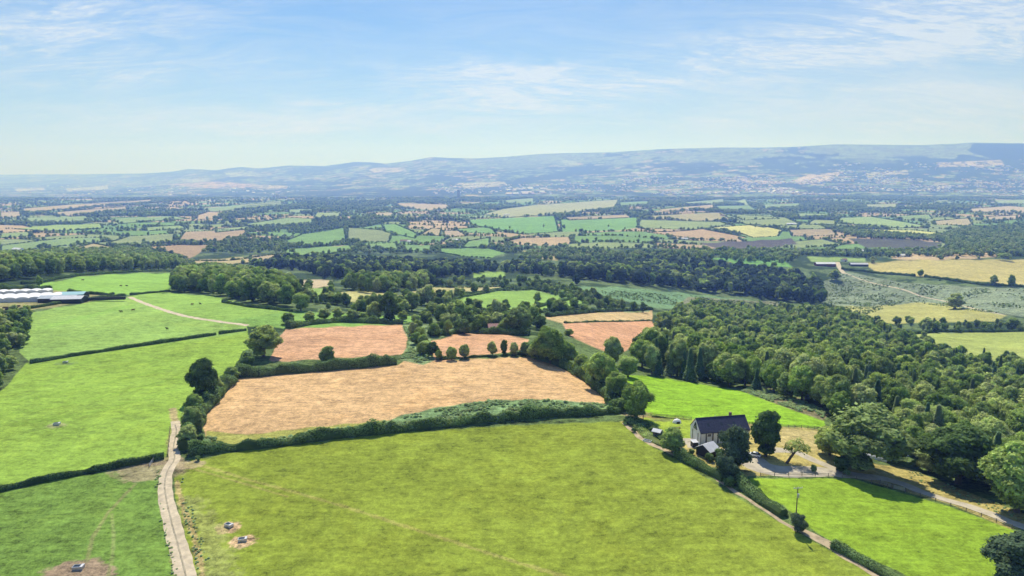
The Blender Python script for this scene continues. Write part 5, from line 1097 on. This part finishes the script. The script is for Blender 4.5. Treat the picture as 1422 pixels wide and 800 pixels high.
veil = tot(bank(-.34,.075,.26,.022), mth(nt,'MULTIPLY', bank(.55,.09,.45,.05), 1.0))
streak = tot(bank(-.02,.122,.15,.022,-.05), bank(-.62,.20,.22,.04,.05), bank(.42,.17,.42,.03,.14), bank(.7,.21,.25,.04), mth(nt,'MULTIPLY', bank(-.5,.14,.2,.02), .5))
c = tot(mth(nt,'MULTIPLY', big, .20), mth(nt,'MULTIPLY', wisp, .20), mth(nt,'MULTIPLY', veil, mth(nt,'ADD', .44, mth(nt,'MULTIPLY', wisp, .4))), mth(nt,'MULTIPLY', streak, tot(.16, mth(nt,'MULTIPLY', wisp, .6), mth(nt,'MULTIPLY', mth(nt,'MULTIPLY', rip, mth(nt,'ADD', wisp, .25)), .75))))
c = mth(nt,'MINIMUM', mth(nt,'MAXIMUM', c, 0), .85)
hzn = mth(nt,'MULTIPLY', mth(nt,'POWER', 2.718, mth(nt,'MULTIPLY', mth(nt,'MAXIMUM', sx.outputs[2], 0.0), -8.5)), .66)
c = mth(nt,'SUBTRACT', 1.0, mth(nt,'MULTIPLY', mth(nt,'SUBTRACT', 1.0, c), mth(nt,'SUBTRACT', 1.0, hzn)))
mx = N(nt,'ShaderNodeMixShader'); nt.links.new(c, mx.inputs[0]); nt.links.new(bg.outputs[0], mx.inputs[1]); nt.links.new(cb.outputs[0], mx.inputs[2]); nt.links.new(mx.outputs[0], out.inputs[0])
# haze: a thin real air volume over the whole valley
m, nt, out = newmat('haze_air'); vs = N(nt,'ShaderNodeVolumeScatter'); vs.inputs['Color'].default_value = (.20,.34,1,1); vs.inputs['Density'].default_value = 1/7400; vs.inputs['Anisotropy'].default_value = .35; nt.links.new(vs.outputs[0], out.inputs['Volume'])
HZ = True
if HZ:
    hz = MB().box(-32000,32000,-3000,31000,-450,1250).obj('haze', m); tag(hz, kind='structure')
cam = bpy.data.cameras.new('camera'); co = bpy.data.objects.new('camera', cam); link(co); co.location = (0,0,CH); co.rotation_euler = (R(90)-PITCH,0,0)
cam.sensor_width = 36; cam.lens = 36*F/1422; cam.clip_end = 60000; cam.clip_start = .5; scene.camera = co
scene.view_settings.view_transform = 'Standard'; scene.view_settings.look = 'None'; scene.view_settings.exposure = 0
scene.render.engine = 'CYCLES'; cy = scene.cycles; cy.max_bounces = 5; cy.diffuse_bounces = 3; cy.transmission_bounces = 2; cy.glossy_bounces = 2; cy.volume_bounces = 1; cy.use_denoising = True; cy.sample_clamp_indirect = 4
